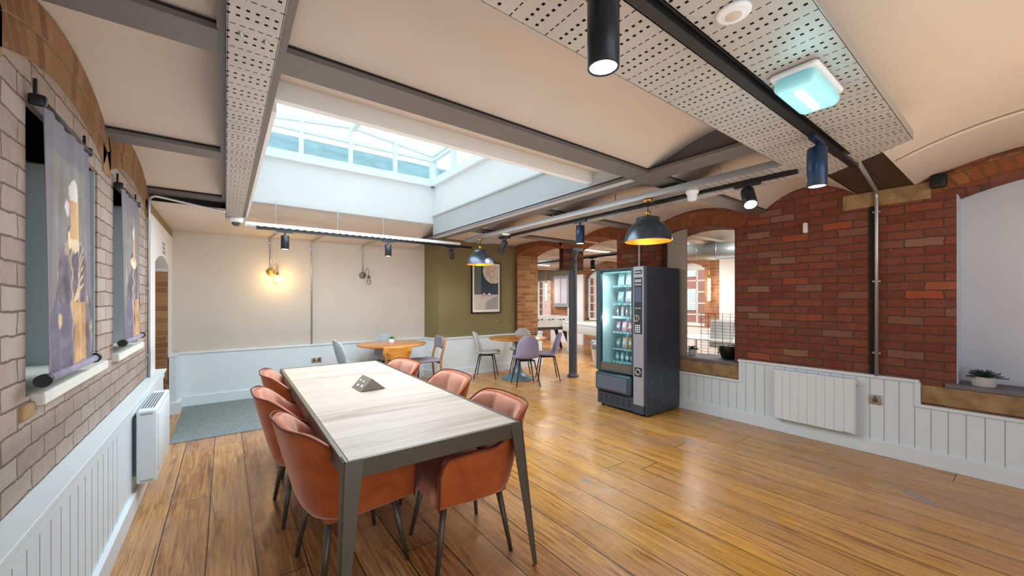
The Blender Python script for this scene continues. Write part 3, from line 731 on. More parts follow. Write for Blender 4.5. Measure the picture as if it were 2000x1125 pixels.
# games room shell
f = MB(); hs = [(7.55, 8.45, .80, 2.15, 2.36), (10.05, 10.95, .80, 2.12, 2.25), (4.62, 5.45, .80, 2.20, 2.36), (1.6, 2.4, .8, 2.2, 2.36)]
wall(f, 'X', 9.2, 9.6, -3.0, 12, 0, 2.95, hs)
we = struct(f, 'wall_games_room', 'brick_far', label='brick outer wall of the games room')
f = MB(); f.box(9.13, 9.2, 8.46, 9.15, 0, 2.25); f.box(9.13, 9.2, 3.3, 4.25, 0, 2.9); f.box(9.15, 9.2, 8.8, 10.0, 0, .8); f.box(9.14, 9.2, 4.3, 7.5, 0, .78); f.build('white_plaster', 'white_wall', we)
f = MB(); f.box(5.4, 9.7, 11.6, 11.8, 0, 3); f.box(5.47, 9.7, -3.0, -2.9, 0, 3); f.build('end_wall', 'white_wall', we)
f = MB(); f.box(9.10, 9.2, 8.9, 12, 2.12, 2.42); f.build('timber_beam', 'bracket', we)
f = MB()
for y0, y1 in ((-3, -.9), (-.9, .59), (.99, 1.78), (1.94, 3.23), (3.39, 4.71), (4.87, 6.4), (6.55, 8.0), (8.15, 9.6), (9.75, 11.7)): bay(5.45, 9.3, y0, y1, .15, z=2.50)
for y0 in (.59, 1.78, 3.23, 4.71, 6.4, 8.0, 9.6): f.box(5.45, 9.3, y0, y0+.17, 2.46, 2.52)
struct(f, 'ceiling_games_room', 'ceiling', label='pale vaulted ceiling of the games room')
for i, (a, b, zl, sp, cr) in enumerate(hs):
    f = MB(); x = 9.38
    f.box(x-.03, x+.03, a, a+.05, zl, sp+.05); f.box(x-.03, x+.03, b-.05, b, zl, sp+.05); f.box(x-.03, x+.03, a, b, zl, zl+.06); f.box(x-.03, x+.03, a, b, sp-.02, cr)
    for k in (1, 2): q = a+(b-a)*k/3; f.box(x-.015, x+.015, q-.012, q+.012, zl, sp)
    for k in range(1, 5): q = zl+(sp-zl)*k/5; f.box(x-.015, x+.015, a, b, q-.012, q+.012)
    wn_ = struct(f, 'window_%d' % (i+2), 'frame_white', label='white paned window in the games room outer wall, number %d from the arcade end' % (i+1))
    f = MB(); f.quad([(x, a, zl), (x, b, zl), (x, b, cr), (x, a, cr)]); f.build('pane', 'glass', wn_)
f = MB(); f.box(14, 14.3, -2, 16, -2, 3.6)
bo = f.build('neighbouring_building', 'outside_brick'); tag(bo, 'pink brick building across the street seen through the games room windows', 'building', kind='structure')
f = MB()
for yy in range(-1, 15):
    for zz in (-.2, 1.05, 2.3): f.box(13.97, 14.0, yy*1.05, yy*1.05+.55, zz, zz+.8)
f.build('window', 'outside_white', bo)
f = MB(); f.box(XL-.26, XL-.01, 3.105, 3.122, 1.10, 2.16); f.box(XL-.26, XL-.01, 4.325, 4.342, 1.10, 2.19); f.build('painted_reveal', 'recess', wl_)

# ------------------------------------------------------------------ trays, tracks, conduits
def tray(name, axis, pts_or, label, cat='cable tray', group=None):
    pass
def rot_z(p, a): return (p[0]*cos(a)-p[1]*sin(a), p[0]*sin(a)+p[1]*cos(a))

f = MB(); f.box(.006, .158, -2.9, 5.56, 2.395, 2.398); f.box(.004, .008, -2.9, 5.56, 2.395, 2.43); f.box(.156, .160, -2.9, 5.56, 2.395, 2.43)
t1 = f.build('cable_tray', 'perfY'); tag(t1, 'narrow perforated metal tray running under the long left beam', 'cable tray')
for y in (1.67, 3.4, 5.0):
    for x in (.045, .12): f = MB(); f.lathe([(.0, -.010), (.006, -.009), (.010, -.002), (.010, 0)], 12, (x, y, 2.395)); f.build('fixing_bolt', 'galv', t1)

TZ = 2.35
f = MB(); f.box(-.8, 3.10, .725, .985, TZ, TZ+.003); f.box(-.8, 3.10, .385, .655, TZ, TZ+.003)
f.quad([(3.10, .385, TZ), (3.48, .845, TZ), (3.48, .985, TZ), (3.10, .985, TZ)]); f.quad([(3.10, .385, TZ+.004), (3.48, .845, TZ+.004), (3.48, .985, TZ+.004), (3.10, .985, TZ+.004)])
t2 = f.build('cable_tray', 'perfX'); tag(t2, 'wide perforated metal tray overhead carrying the glowing emergency light', 'cable tray')
f = MB()
f.box(-.8, 3.0, .983, .986, TZ, TZ+.05); f.box(-.8, 3.10, .384, .387, TZ, TZ+.05); f.box(-.8, 3.1, .725, .728, TZ, TZ+.05); f.box(-.8, 3.1, .652, .655, TZ, TZ+.05)
f.quad([(3.10, .385, TZ), (3.48, .845, TZ), (3.48, .845, TZ+.05), (3.10, .385, TZ+.05)]); f.quad([(3.48, .845, TZ), (3.48, .985, TZ), (3.48, .985, TZ+.05), (3.48, .845, TZ+.05)])
f.build('side_flange', 'galv', t2)
f = MB(); f.box(-.8, 3.1, .655, .725, TZ+.04, TZ+.045); f.build('bridging_strip', 'bracket', t2)

f = MB(); f.box(3.0, 3.14, .985, 5.25, TZ, TZ+.003); f.box(3.20, 3.40, .985, 5.25, TZ, TZ+.003)
t3 = f.build('cable_tray', 'perfY'); tag(t3, 'perforated metal tray running away over the pendant lamps on the right', 'cable tray')
f = MB(); f.box(2.998, 3.002, .985, 5.25, TZ, TZ+.05); f.box(3.398, 3.402, .985, 5.25, TZ, TZ+.05); f.box(3.14, 3.20, .985, 5.25, TZ+.04, TZ+.044); f.build('side_flange', 'galv', t3)
for x, y in ((3.06, 3.3), (3.3, 3.3), (3.06, 4.75), (3.3, 4.75), (3.02, 1.4), (3.30, 2.6)): f = MB(); f.cyl((x, y, TZ), (x, y, 2.56), .005, n=6); f.build('hanger_rod', 'steel', t3)

# basket tray and track near the back wall
f = MB()
for y in (5.50, 5.56, 5.62): f.tube([(.24, y, 2.338), (2.62, y, 2.338)], .003, 6)
for y in (5.49, 5.63):
    f.box(.19, 3.05, y-.002, y+.002, 2.335, 2.37)
x = .2
while x < 3.05: f.box(x, x+.045, 5.49, 5.63, 2.335, 2.338); x += .085
t4 = f.build('cable_tray', 'white_plastic'); tag(t4, 'slim white slotted tray hung across the room below the skylight end', 'cable tray')
for x in (.50, 1.215, 1.83): f = MB(); f.cyl((x, 5.56, 2.35), (x, 5.56, 2.66), .004, n=6); f.build('hanger_rod', 'steel', t4)

def track(pts, label, group='black lighting tracks'):
    f = MB(); (x0, y0), (x1, y1), z = pts
    if abs(x1-x0) > abs(y1-y0): f.box(x0, x1, y0-.018, y0+.018, z-.032, z)
    else: f.box(x0-.018, x0+.018, y0, y1, z-.032, z)
    o = f.build('light_track', 'black'); tag(o, label, 'lighting track', group); return o
track(((-.8, .690), (3.38, .690), TZ+.012), 'black lighting track between the two halves of the wide overhead tray')
track(((3.17, .95), (3.17, 4.55), TZ+.005), 'long black lighting track under the right hand tray beside the pendants')
track(((.30, 5.56), (3.30, 5.56), 2.332), 'black lighting track under the white slotted tray at the back')

def spotlight(loc, label, drop=.05, L=.20, r=.044, tilt=(0, 0), m='spot_black', lit=True, along='X', energy=12, box=False):
    t = thing('track_spotlight', label, 'spotlight', loc, 0, 'cylindrical track spotlights')
    f = MB()
    if along == 'X': f.box(-.09, .09, -.016, .016, -.018, 0)
    else: f.box(-.016, .016, -.09, .09, -.018, 0)
    f.build('track_adapter', m, t)
    f = MB(); f.cyl((0, 0, -.015), (0, 0, -drop-.03), .008, n=10); f.build('stem', m, t)
    e = Euler((tilt[0], tilt[1], 0)).to_matrix().to_4x4()
    mt = Matrix.Translation((0, 0, -drop)) @ e
    f = MB(); f.lathe([(.0, 0), (r*.9, 0), (r, -.006), (r, -L), (r-.005, -L-.002), (r-.005, -L+.012), (0, -L+.012)], 28, mt=mt)
    f.build('lamp_body', m, t)
    f = MB(); f.lathe([(0, -L+.003), (r-.006, -L+.003)], 28, mt=mt); f.build('lens', 'lamp_white' if lit else 'chrome', t)
    if lit and energy:
        d = mt @ Vector((0, 0, -L-.01))
        o = light('spot_beam', 'SPOT', tuple(Vector(loc)+d), energy, (1, .98, .95), (tilt[0], tilt[1], 0), spot=95, blend=.8, rad=.04)
    return t
spotlight((.824, .69, TZ-.02), 'nearest lit grey cylinder spotlight overhead with its lens glaring white', L=.20, r=.043, m='spot_black', energy=7)
spotlight((2.60, .69, TZ-.02), 'lit dark cylinder spotlight with a painted blue reflection at the end of the wide tray before the brick wall', L=.21, r=.046, energy=10, m='spot_blue_reflection')
spotlight((.60, 5.56, 2.30), 'left of the two upright spotlights in front of the cream wall', L=.17, r=.046, energy=5)
spotlight((1.90, 5.56, 2.30), 'right of the two upright spotlights in front of the cream wall', L=.17, r=.046, energy=5)
spotlight((2.92, 5.56, 2.30), 'spotlight tilted towards the olive wall left of the framed poster', L=.15, r=.040, tilt=(R(24), R(-22)), energy=12)
spotlight((3.17, 4.40, TZ-.027), 'dark spotlight tilted towards the poster at the far end of the right track', L=.18, r=.045, tilt=(R(28), R(14)), energy=18, along='Y')
spotlight((3.17, 2.98, TZ-.027), 'dark cylinder spotlight with a painted blue reflection on the right track above the iron column', L=.20, r=.048, energy=5, along='Y', m='spot_blue_reflection')
spotlight((3.17, 1.27, TZ-.027), 'black tilted spotlight in front of the brick arch on the right', L=.16, r=.046, tilt=(R(-20), R(32)), energy=5, along='Y')

def pipe(pts, r, label, clips=(), m='galv', group='surface run metal conduits', name='conduit'):
    # round the corners of the run
    P = [Vector(p) for p in pts]; out = [P[0]]
    for i in range(1, len(P)-1):
        a, b, c = P[i-1], P[i], P[i+1]; q = min(.07, (b-a).length*.45, (c-b).length*.45)
        s = b+(a-b).normalized()*q; e = b+(c-b).normalized()*q
        for k in range(6):
            t = k/5; out.append(s*(1-t)**2+b*2*t*(1-t)+e*t*t)
    out.append(P[-1])
    f = MB(); f.tube(out, r, 12); t = f.build(name, m); tag(t, label, 'conduit', group)
    if clips:
        for c, ax in clips:
            f = MB(); d = {'X': (.028, .010, .010), 'Y': (.010, .028, .010), 'Z': (.010, .010, .028)}[ax]
            f.box(c[0]-d[0], c[0]+d[0], c[1]-d[1], c[1]+d[1], c[2]-d[2]*.8, c[2]+d[2]*.8)
            f.build('saddle_clip', 'galv', t)
    return t
pipe([(4.885, .845, .735), (4.885, .845, 2.462), (3.40, .715, 2.462)], .015, 'upright metal conduit on the red brick wall bending onto the dark beam', [((4.89, .845, z), 'Y') for z in (.95, 1.62, 2.27)])
pipe([(-.556, 4.765, .742), (-.556, 4.765, 2.405), (-.02, 4.92, 2.352), (0.004, 4.93, 2.352)], .012, 'metal conduit up the left wall curving along the last short beam', [((-.562, 4.765, z), 'Y') for z in (.95, 1.55, 2.15)])
pipe([(.552, 6.832, 1.93), (.552, 6.832, 2.372), (.62, 5.66, 2.372), (.62, 5.66, 2.36)], .010, 'short conduit dropping to the lit wall lamp', [((.552, 6.838, 2.30), 'X')])
pipe([(1.107, 6.832, .738), (1.107, 6.832, 2.372), (1.20, 5.66, 2.372), (1.20, 5.66, 2.36)], .011, 'tall conduit down the middle of the cream wall to the dado', [((1.107, 6.838, z), 'X') for z in (.95, 1.6, 2.25)])
pipe([(1.895, 6.832, 1.93), (1.895, 6.832, 2.372), (1.98, 5.66, 2.372), (1.98, 5.66, 2.36)], .010, 'short conduit dropping to the unlit wall lamp', [((1.895, 6.838, 2.28), 'X')])
pts = [(3.97, y, CZ+.17*(1-(2*(y+.9)/1.5-1)**2)-.014) for y in [-.3+.08*k for k in range(12)]]
f = MB(); f.tube(pts, .011, 8); tag(f.build('conduit', 'ceiling'), 'cream painted conduit following the curved ceiling on the right', 'conduit', 'surface run metal conduits')

# ------------------------------------------------------------------ small ceiling and wall fittings
t = thing('smoke_alarm_base', 'round white detector on the wide overhead tray beside the emergency light', 'smoke alarm', (1.275, .55, TZ))
f = MB(); f.lathe([(0, -.014), (.030, -.014), (.034, -.010), (.040, -.012), (.049, -.006), (.050, 0), (0, 0)], 32); f.build('rim', 'white_plastic', t)
f = MB(); f.lathe([(0, -.0165), (.022, -.0155), (.027, -.012)], 24); f.build('sensor_lens', 'ceiling', t)
t = thing('emergency_light', 'glowing cyan bulkhead emergency light on the wide overhead tray', 'emergency light', (1.93, .545, TZ))
f = MB(); f.rbox(-.175, .175, -.082, .082, -.022, 0, .02, 3); f.build('base', 'white_plastic', t)
f = MB(); f.rbox(-.165, .165, -.074, .074, -.075, -.020, .03, 4); f.build('diffuser', 'lamp_cyan', t)
f = MB(); f.rbox(-.12, .12, -.014, .014, -.082, -.070, .01, 2); f.build('lit_tube', 'lamp_tube', t)
light('emergency_glow', 'POINT', (1.93, .545, TZ-.22), 1.1, (.25, .88, 1.0), rad=.06)
t = thing('ceiling_detector', 'white detector hanging below the right hand tray near the large pendant', 'smoke alarm', (3.09, 1.655, TZ-.0))
f = MB(); f.lathe([(0, 0), (.050, 0), (.052, -.012), (.046, -.030), (0, -.030)], 24); f.build('base', 'white_plastic', t)
f = MB(); f.lathe([(.040, -.030), (.036, -.075), (.026, -.085), (0, -.087)], 24); f.build('sensor_head', 'white_plastic', t)
t = thing('ceiling_detector', 'small white detector under the far end of the right hand tray', 'smoke alarm', (3.07, 4.25, TZ-.0))
f = MB(); f.lathe([(0, 0), (.055, 0), (.057, -.012), (.046, -.022), (0, -.024)], 20); f.build('base', 'white_plastic', t)
t = thing('dome_camera', 'white dome security camera at the end of the narrow left tray', 'security camera', (.10, 5.47, 2.395))
f = MB(); f.lathe([(0, 0), (.070, 0), (.072, -.02), (.062, -.05), (.05, -.055), (0, -.055)], 24); f.build('housing', 'white_plastic', t)
f = MB(); f.lathe([(.044, -.052), (.040, -.075), (.024, -.092), (0, -.098)], 24); f.build('dome', 'socket_dark', t)
t = thing('alarm_sensor', 'small white motion sensor on the upper red brick wall', 'sensor', (4.905, 1.40, 2.20))
f = MB(); f.rbox(-.03, .02, -.02, .02, -.05, .06, .012, 2); f.build('housing', 'white_plastic', t)
t = thing('wall_speaker', 'small black speaker at the springing of the right brick arch', 'speaker', (4.87, .455, 2.47))
f = MB(); f.rbox(-.03, .03, -.05, .05, -.07, .05, .02, 3); f.build('housing', 'black', t); f = MB(); f.cyl((.0, 0, .03), (.05, 0, .05), .012); f.build('bracket', 'black', t)

def sconce(x, lit, label):
    t = thing('wall_lamp', label, 'wall lamp', (x, YB-.002, 1.865), 0, 'bare bulb wall lamps on the cream wall')
    m = 'brass' if lit else 'bracket'
    f = MB(); f.lathe([(0, -.022), (.045, -.020), (.056, -.012), (.056, 0)], 24, mt=Matrix.Rotation(R(90), 4, 'X') @ Matrix.Scale(-1, 4, (0, 0, 1)) if False else Matrix.Rotation(R(-90), 4, 'X')); f.build('backplate', m, t)
    arc = [(0.01, -.02, 0), (.02, -.05, .02), (.035, -.08, .09), (.055, -.095, .125), (.075, -.10, .10), (.08, -.10, .02), (.078, -.10, -.01)]
    f = MB(); f.tube(arc, .005, 8); f.build('arm', m, t)
    f = MB(); f.lathe([(0, 0), (.018, 0), (.020, -.03), (.034, -.045), (.034, -.05), (0, -.05)], 20, (.078, -.10, -.005)); f.build('lamp_holder', m, t)
    f = MB(); f.lathe([(0.012, 0), (.016, -.015), (.032, -.045), (.036, -.065), (.030, -.09), (.014, -.103), (0, -.106)], 20, (.078, -.10, -.052)); f.build('bulb', 'bulb_warm' if lit else 'bulb_off', t)
    if lit: light('wall_lamp_glow', 'POINT', (x+.078, YB-.16, 1.76), 5.5, (1.0, .66, .25), rad=.05)
sconce(.552, True, 'lit bare bulb wall lamp glowing warm on the cream wall')
sconce(1.895, False, 'unlit wall lamp with clear bulb on the cream wall')

def pendant(loc, label, drop=.17):
    t = thing('pendant_lamp', label, 'pendant lamp', loc, 0, 'domed pewter pendant lamps')
    f = MB(); f.lathe([(0, 0), (.042, 0), (.042, -.028), (0, -.028)], 24); f.build('ceiling_rose', 'brass', t)
    f = MB(); f.cyl((0, 0, -.02), (0, 0, -drop+.05), .004, n=8); f.build('cord', 'black', t)
    f = MB(); f.lathe([(0, -drop+.062), (.02, -drop+.062), (.022, -drop+.052), (.022, -drop), (0, -drop)], 20); f.build('lamp_holder', 'brass', t)
    z = -drop
    pr = [(0, z), (.098, z-.001), (.101, z-.008), (.101, z-.034), (.108, z-.042), (.14, z-.062), (.168, z-.095), (.188, z-.135), (.199, z-.175), (.204, z-.205), (.204, z-.214)]
    f = MB(); f.lathe(pr, 40); f.build('shade', 'shade', t)
    f = MB(); f.lathe([(r_-.005 if r_ else 0, zz-.003 if k < len(pr)-1 else zz+.001) for k, (r_, zz) in enumerate(pr)], 40); f.build('shade_lining', 'gold_in', t)
    f = MB(); f.lathe([(0, z-.12), (.03, z-.11), (.034, z-.08), (.015, z-.03), (0, z-.03)], 16); f.build('bulb', 'bulb_warm', t)
    light('pendant_glow', 'POINT', (loc[0], loc[1], loc[2]-drop-.17), 1.3, (1, .74, .40), rad=.03)
pendant((3.03, 2.03, TZ), 'nearer pewter dome pendant lamp with gold lining above the vending machine')
pendant((3.03, 4.85, TZ), 'farther pewter dome pendant lamp in front of the framed poster')

def socket(loc, rz, w, h, label, nf=2):
    t = thing('wall_socket', label, 'socket', loc, rz)
    f = MB(); f.rbox(-w/2, w/2, -.010, 0, -h/2, h/2, .004, 2); f.build('faceplate', 'chrome', t)
    for k in range(nf):
        x = (k-(nf-1)/2)*w*.45
        f = MB(); f.box(x-.016, x+.016, -.013, -.009, -.022, .012); f.build('pin_holes', 'socket_dark', t)
        f = MB(); f.box(x-.007, x+.007, -.014, -.009, h/2-.028, h/2-.010); f.build('rocker_switch', 'socket_dark', t)
socket((1.17, YB-.045, .485), 0, .146, .086, 'chrome double wall socket on the back wainscot')
socket((4.895, .855, .51), R(-90), .09, .09, 'single chrome socket on the right wainscot beside the heater', 1)

# panel heaters
def heater(loc, rz, L, h, d, label, ribs):
    t = thing('panel_heater', label, 'heater', loc, rz)
    f = MB(); f.rbox(-L/2, L/2, -d, -.02, 0, h, .012, 3); f.build('casing', 'heater', t)
    f = MB(); f.box(-L/2+.04, L/2-.04, -.022, .0, .05, h-.05); f.build('wall_bracket', 'heater_slot', t)
    if ribs:
        for k in range(ribs):
            x = -L/2+.01+(L-.02)*k/ribs
            f = MB(); f.box(x+.0015, x+(L-.02)/ribs-.0015, -d-.004, -d+.002, .012, h-.012); f.build('front_rib', 'heater', t, bev(.0012, 1))
        f = MB(); f.box(L/2-.10, L/2-.03, -d-.007, -d-.006, .014, .019); f.build('maker_mark', 'mark', t)
        f = MB(); f.cyl((L/2-.003, -.05, h-.06), (L/2+.012, -.05, h-.06), .009); f.build('thermostat_knob', 'chrome', t)
    else:
        f = MB()
        for k in range(5):
            f.box(-L/2+.08, L/2-.12, -d+.022+k*.015, -d+.030+k*.015, h-.0005, h+.0012)
        f.build('air_slots', 'heater_slot', t)
        f = MB(); f.rbox(-L/2+.05, L/2-.05, -d-.006, -d+.002, .05, h-.04, .004, 2); f.build('front_panel', 'heater', t)
        for z in (.012, h-.03):
            f = MB(); f.box(-L/2-.001, -L/2+.001, -d+.02, -.04, z, z+.004); f.box(-L/2-.001, -L/2+.001, -d+.02, -.04, z+.008, z+.012); f.build('end_slot', 'mark', t)
heater((4.893, 1.322, .155), R(-90), .68, .53, .085, 'white ribbed panel heater on the right wainscot', 9)
heater((-.508, 4.01, .185), R(90), .76, .50, .125, 'white storage heater with top slots on the left wainscot', 0)

# ------------------------------------------------------------------ long dining table
TA = R(-.75)
t = thing('dining_table', 'long dining table with limed plank top on a bronze steel frame', 'table', (.392, 1.684, 0), TA)
TW, TL, TH = .925, 2.66, .775
f = MB(); f.box(.022, TW-.022, .022, TL-.022, TH-.03, TH-.0015); f.build('tabletop', 'tabletop', t, bev(.002))
f = MB(); f.box(0, TW, 0, .02, TH-.078, TH); f.box(0, TW, TL-.02, TL, TH-.078, TH); f.box(0, .02, .02, TL-.02, TH-.078, TH); f.box(TW-.02, TW, .02, TL-.02, TH-.078, TH); f.box(.02, TW-.02, .6, .64, TH-.06, TH-.031); f.box(.02, TW-.02, 2.0, 2.04, TH-.06, TH-.031)
f.build('apron_frame', 'bronze', t, bev(.0015))
for sx, sy in ((0, 0), (1, 0), (0, 1), (1, 1)):
    cx, cy = sx*TW, sy*TL; dx, dy = (1 if sx == 0 else -1), (1 if sy == 0 else -1)
    ox, oy = cx-dx*.045, cy-dy*.075
    f = MB(); th = .006
    # folded steel leg: two tapering plates meeting on the outer corner
    for ax in (0, 1):
        tw, bw = .078, .022
        if ax == 0:
            a = [(cx, cy), (cx+dx*tw, cy)]; b = [(ox, oy), (ox+dx*bw, oy)]; n = (0, dy*th)
        else:
            a = [(cx, cy), (cx, cy+dy*tw)]; b = [(ox, oy), (ox, oy+dy*bw)]; n = (dx*th, 0)
        vs = []
        for nn in ((0, 0), n):
            vs += [(a[0][0]+nn[0], a[0][1]+nn[1], TH), (a[1][0]+nn[0], a[1][1]+nn[1], TH), (b[1][0]+nn[0], b[1][1]+nn[1], .008), (b[0][0]+nn[0], b[0][1]+nn[1], .008)]
        f.faces(vs, [(0, 1, 2, 3), (7, 6, 5, 4), (0, 4, 5, 1), (1, 5, 6, 2), (2, 6, 7, 3), (3, 7, 4, 0)])
    lg = f.build('leg', 'bronze', t)
    f = MB(); f.cyl((ox+dx*.012, oy+dy*.012, 0), (ox+dx*.012, oy+dy*.012, .012), .011, n=12); f.build('foot', 'brass', lg)

t = thing('power_dock', 'dark triangular power dock standing on the long table', 'power dock', (.789, 2.905, TH), R(3))
f = MB(); w, l, h = .188, .205, .088
vs = [(0, 0, 0), (w, 0, 0), (w*.45, 0, h), (0, l, 0), (w, l, 0), (w*.45, l, h)]
f.faces(vs, [(0, 1, 2), (3, 5, 4), (0, 2, 5, 3), (1, 4, 5, 2), (0, 3, 4, 1)]); f.build('housing', 'dock', t, bev(.002))
d = Vector((w*.45, 0, h)).normalized(); nrm = Vector((-d.z, 0, d.x))
for (u, v_, sw, sl) in ((.35, .25, .018, .034), (.62, .42, .016, .028), (.30, .62, .018, .034), (.64, .74, .016, .026)):
    c = d*u*Vector((w*.45, 0, h)).length+Vector((0, l*v_, 0))+nrm*.001
    f = MB(); p = [c+d*a*sw*.5+Vector((0, b*sl*.5, 0)) for a, b in ((-1, -1), (1, -1), (1, 1), (-1, 1))]
    f.faces([tuple(q) for q in p]+[tuple(q+nrm*.002) for q in p], [(3, 2, 1, 0), (4, 5, 6, 7), (0, 1, 5, 4), (1, 2, 6, 5), (2, 3, 7, 6), (3, 0, 4, 7)]); f.build('outlet', 'white_plastic', t)

# ------------------------------------------------------------------ velvet armchairs
def chair_plan(u):
    """u in -1..1 along the shell, arm front to arm front round the back; returns plan point, outward normal (front is +y)"""
    Wd, yf, yc, D = .285, .235, .02, .285
    La = yf-yc; arc = 1.0
    k = abs(u); s = 1 if u > 0 else -1
    if k > .62:
        q = (k-.62)/.38; x, y, nx, ny = Wd, yc+La*q, 1, 0
    else:
        th = k/.62*pi/2; e = 2/2.9
        x = Wd*abs(sin(th))**e; y = yc-D*abs(cos(th))**e
        nx, ny = sin(th)**1.2, -cos(th)**1.2
        l = math.hypot(nx, ny); nx /= l; ny /= l
    return s*x, y, s*nx, ny
def sm(a, b, x):
    t = max(0, min(1, (x-a)/(b-a))); return t*t*(3-2*t)
def rim(u):
    k = abs(u); z = .835-.012*(k/.35)**2 if k < .35 else .823
    z -= .175*sm(.22, .57, k); z -= .01*sm(.64, .9, k)
    if k > .90: z -= .10*((k-.90)/.10)**2.2
    return z
def shell_pt(u, v, ins=0.0):
    x, y, nx, ny = chair_plan(u); zt = rim(u); z0 = .365+.012*abs(u)
    z = z0+(zt-z0)*v; g = (z-.365)/.47
    flare = g*(.085 if False else (.115*max(0, -ny)+.035*abs(nx)))-.035*(1-g)*0
    pinch = -.010*(1-min(1, (z-.365)/.08))**2
    o = flare+pinch-ins
    return (x+nx*o, y+ny*o, z)
def make_armchair(label):
    t = thing('armchair', label, 'chair', (0, 0, 0), 0, 'rust velvet armchairs round the long table')
    f = MB(); f.grid(lambda a, b: shell_pt(a*2-1, b), 44, 8); f.build('shell', 'velvet', t, solid_sub(.034, 1, -1), fix=False)
    # padded lining with stitched channels
    def pad(a, b):
        u = (a*2-1)*.93; x, y, z = shell_pt(u, .22+.765*b, .040)
        _, _, nx, ny = chair_plan(u)
        seams = [-.60, -.33, -.11, .11, .33, .60]
        dd = min(abs(u-s_) for s_ in seams); hz = abs(b-.48)
        puff = .026*min(1, dd/.07)**.6*min(1, hz/.08)**.5*(1-abs(2*b-1)**6)
        return (x-nx*puff, y-ny*puff, z)
    f = MB(); f.grid(pad, 76, 18); f.build('back_padding', 'velvet_in', t, solid_sub(.012, 0, 1), fix=False)
    f = MB(); f.tube([Vector(shell_pt(u/30, 1.0))+Vector((0, 0, .004)) for u in range(-30, 31)], .0055, 6)
    f.tube([Vector(shell_pt(.985, v/8))+Vector((0, .003, 0)) for v in range(0, 9)], .005, 6); f.tube([Vector(shell_pt(-.985, v/8))+Vector((0, .003, 0)) for v in range(0, 9)], .005, 6)
    f.build('piping', 'piping', t)
    f = MB(); f.rbox(-.245, .245, -.225, .262, .37, .475, .05, 4); f.build('seat_cushion', 'velvet_in', t, subsurf(1))
    f = MB(); f.rbox(-.225, .225, -.21, .225, .352, .385, .03, 3); f.build('seat_base', 'velvet', t)
    for sx in (-1, 1):
        for sy in (-1, 1):
            f = MB(); f.tube([(sx*.165, sy*.165-.01, .365), (sx*.225, sy*.225-.005, 0.0)], [.020, .0115], 14); f.build('leg', 'bronze', t)
    f = MB(); f.box(-.175, .175, -.18, -.165, .338, .35); f.box(-.175, .175, .15, .165, .338, .35); f.build('under_frame', 'bronze', t)
    return t
AC = make_armchair('rust velvet armchair nearest the camera on the left of the long table')
AC.location = (.575, 2.27, 0); AC.rotation_euler.z = R(-90+6)
copy_tree(AC, (.52, 3.04, 0), R(-90+1), 'rust velvet armchair in the middle of the left side of the long table')
copy_tree(AC, (.61, 3.82, 0), R(-90-3), 'rust velvet armchair farthest along the left side of the long table')
copy_tree(AC, (1.115, 2.03, 0), R(90-5), 'rust velvet armchair nearest the camera on the right of the long table')
copy_tree(AC, (1.22, 2.86, 0), R(90-3), 'rust velvet armchair in the middle of the right side of the long table')
copy_tree(AC, (1.155, 3.72, 0), R(90+4), 'rust velvet armchair farthest along the right side of the long table')

# ------------------------------------------------------------------ shell chairs and round tables
def make_shell(fab, label):
    t = thing('shell_chair', label, 'chair', (0, 0, 0), 0, 'moulded shell chairs at the round tables')
    prof = [(.215, .435, .17), (.20, .455, .19), (.12, .455, .215), (.0, .445, .225), (-.10, .447, .215), (-.165, .475, .20), (-.200, .54, .195), (-.225, .63, .195), (-.250, .72, .180), (-.268, .79, .15), (-.280, .835, .095), (-.283, .850, .03)]
    def pt(a, b):
        k = b*(len(prof)-1); i = min(int(k), len(prof)-2); q = k-i
        y = prof[i][0]*(1-q)+prof[i+1][0]*q; z = prof[i][1]*(1-q)+prof[i+1][1]*q; w = prof[i][2]*(1-q)+prof[i+1][2]*q
        u = a*2-1; up = sm(.35, .6, b)
        return (w*u, y+.055*u*u*up*min(1, w/.15), z+.035*u*u*(1-up))
    f = MB(); f.grid(pt, 12, 26); f.build('seat_shell', fab, t, solid_sub(.028, 2, 0), fix=False)
    for sx in (-1, 1):
        for sy in (-1, 1):
            f = MB(); f.tube([(sx*.12, sy*.12-.02, .44), (sx*.205, sy*.20-.03, 0)], [.012, .008], 10); f.build('leg', 'leg_black', t)
    f = MB(); f.box(-.12, .12, -.15, .11, .415, .428); f.build('mounting_plate', 'leg_black', t)
    return t
def recolor(root, names, m):
    for o in COL.objects:
        if o.parent == root and o.name.split('.')[0] in names:
            o.data = o.data.copy(); o.data.materials[0] = M[m]
T2 = (4.32, 5.62); T1 = (2.14, 6.08)
def face(loc, tgt): return math.atan2(tgt[1]-loc[1], tgt[0]-loc[0])-pi/2
def place(root, loc, tgt, dr=0):
    root.location = (loc[0], loc[1], 0); root.rotation_euler.z = face(loc, tgt)+dr
def cyaw(dx, dy): return math.atan2(dy, dx)-pi/2
S0 = make_shell('fab_grey', 'pale grey shell chair left of the pedestal table before the olive wall'); S0.location = (3.93, 6.03, 0); S0.rotation_euler.z = cyaw(.73, -.62)
a = copy_tree(S0, (4.11, 5.14, 0), cyaw(.40, .9), 'lilac shell chair with its back to the camera at the blue pedestal table', None); recolor(a, ['seat_shell'], 'fab_lilac')
a = copy_tree(S0, (4.68, 5.24, 0), cyaw(-.82, .57), 'lilac shell chair seen from the side beside the iron column', None); recolor(a, ['seat_shell'], 'fab_lilac')
a = copy_tree(S0, (4.74, 6.06, 0), cyaw(-.6, -.6), 'pale grey shell chair behind the blue pedestal table by the brick pier', None)
a = copy_tree(S0, (1.56, 6.16, 0), cyaw(1, .12), 'blue grey shell chair left of the round table by the cream wall', None); recolor(a, ['seat_shell'], 'fab_blue')
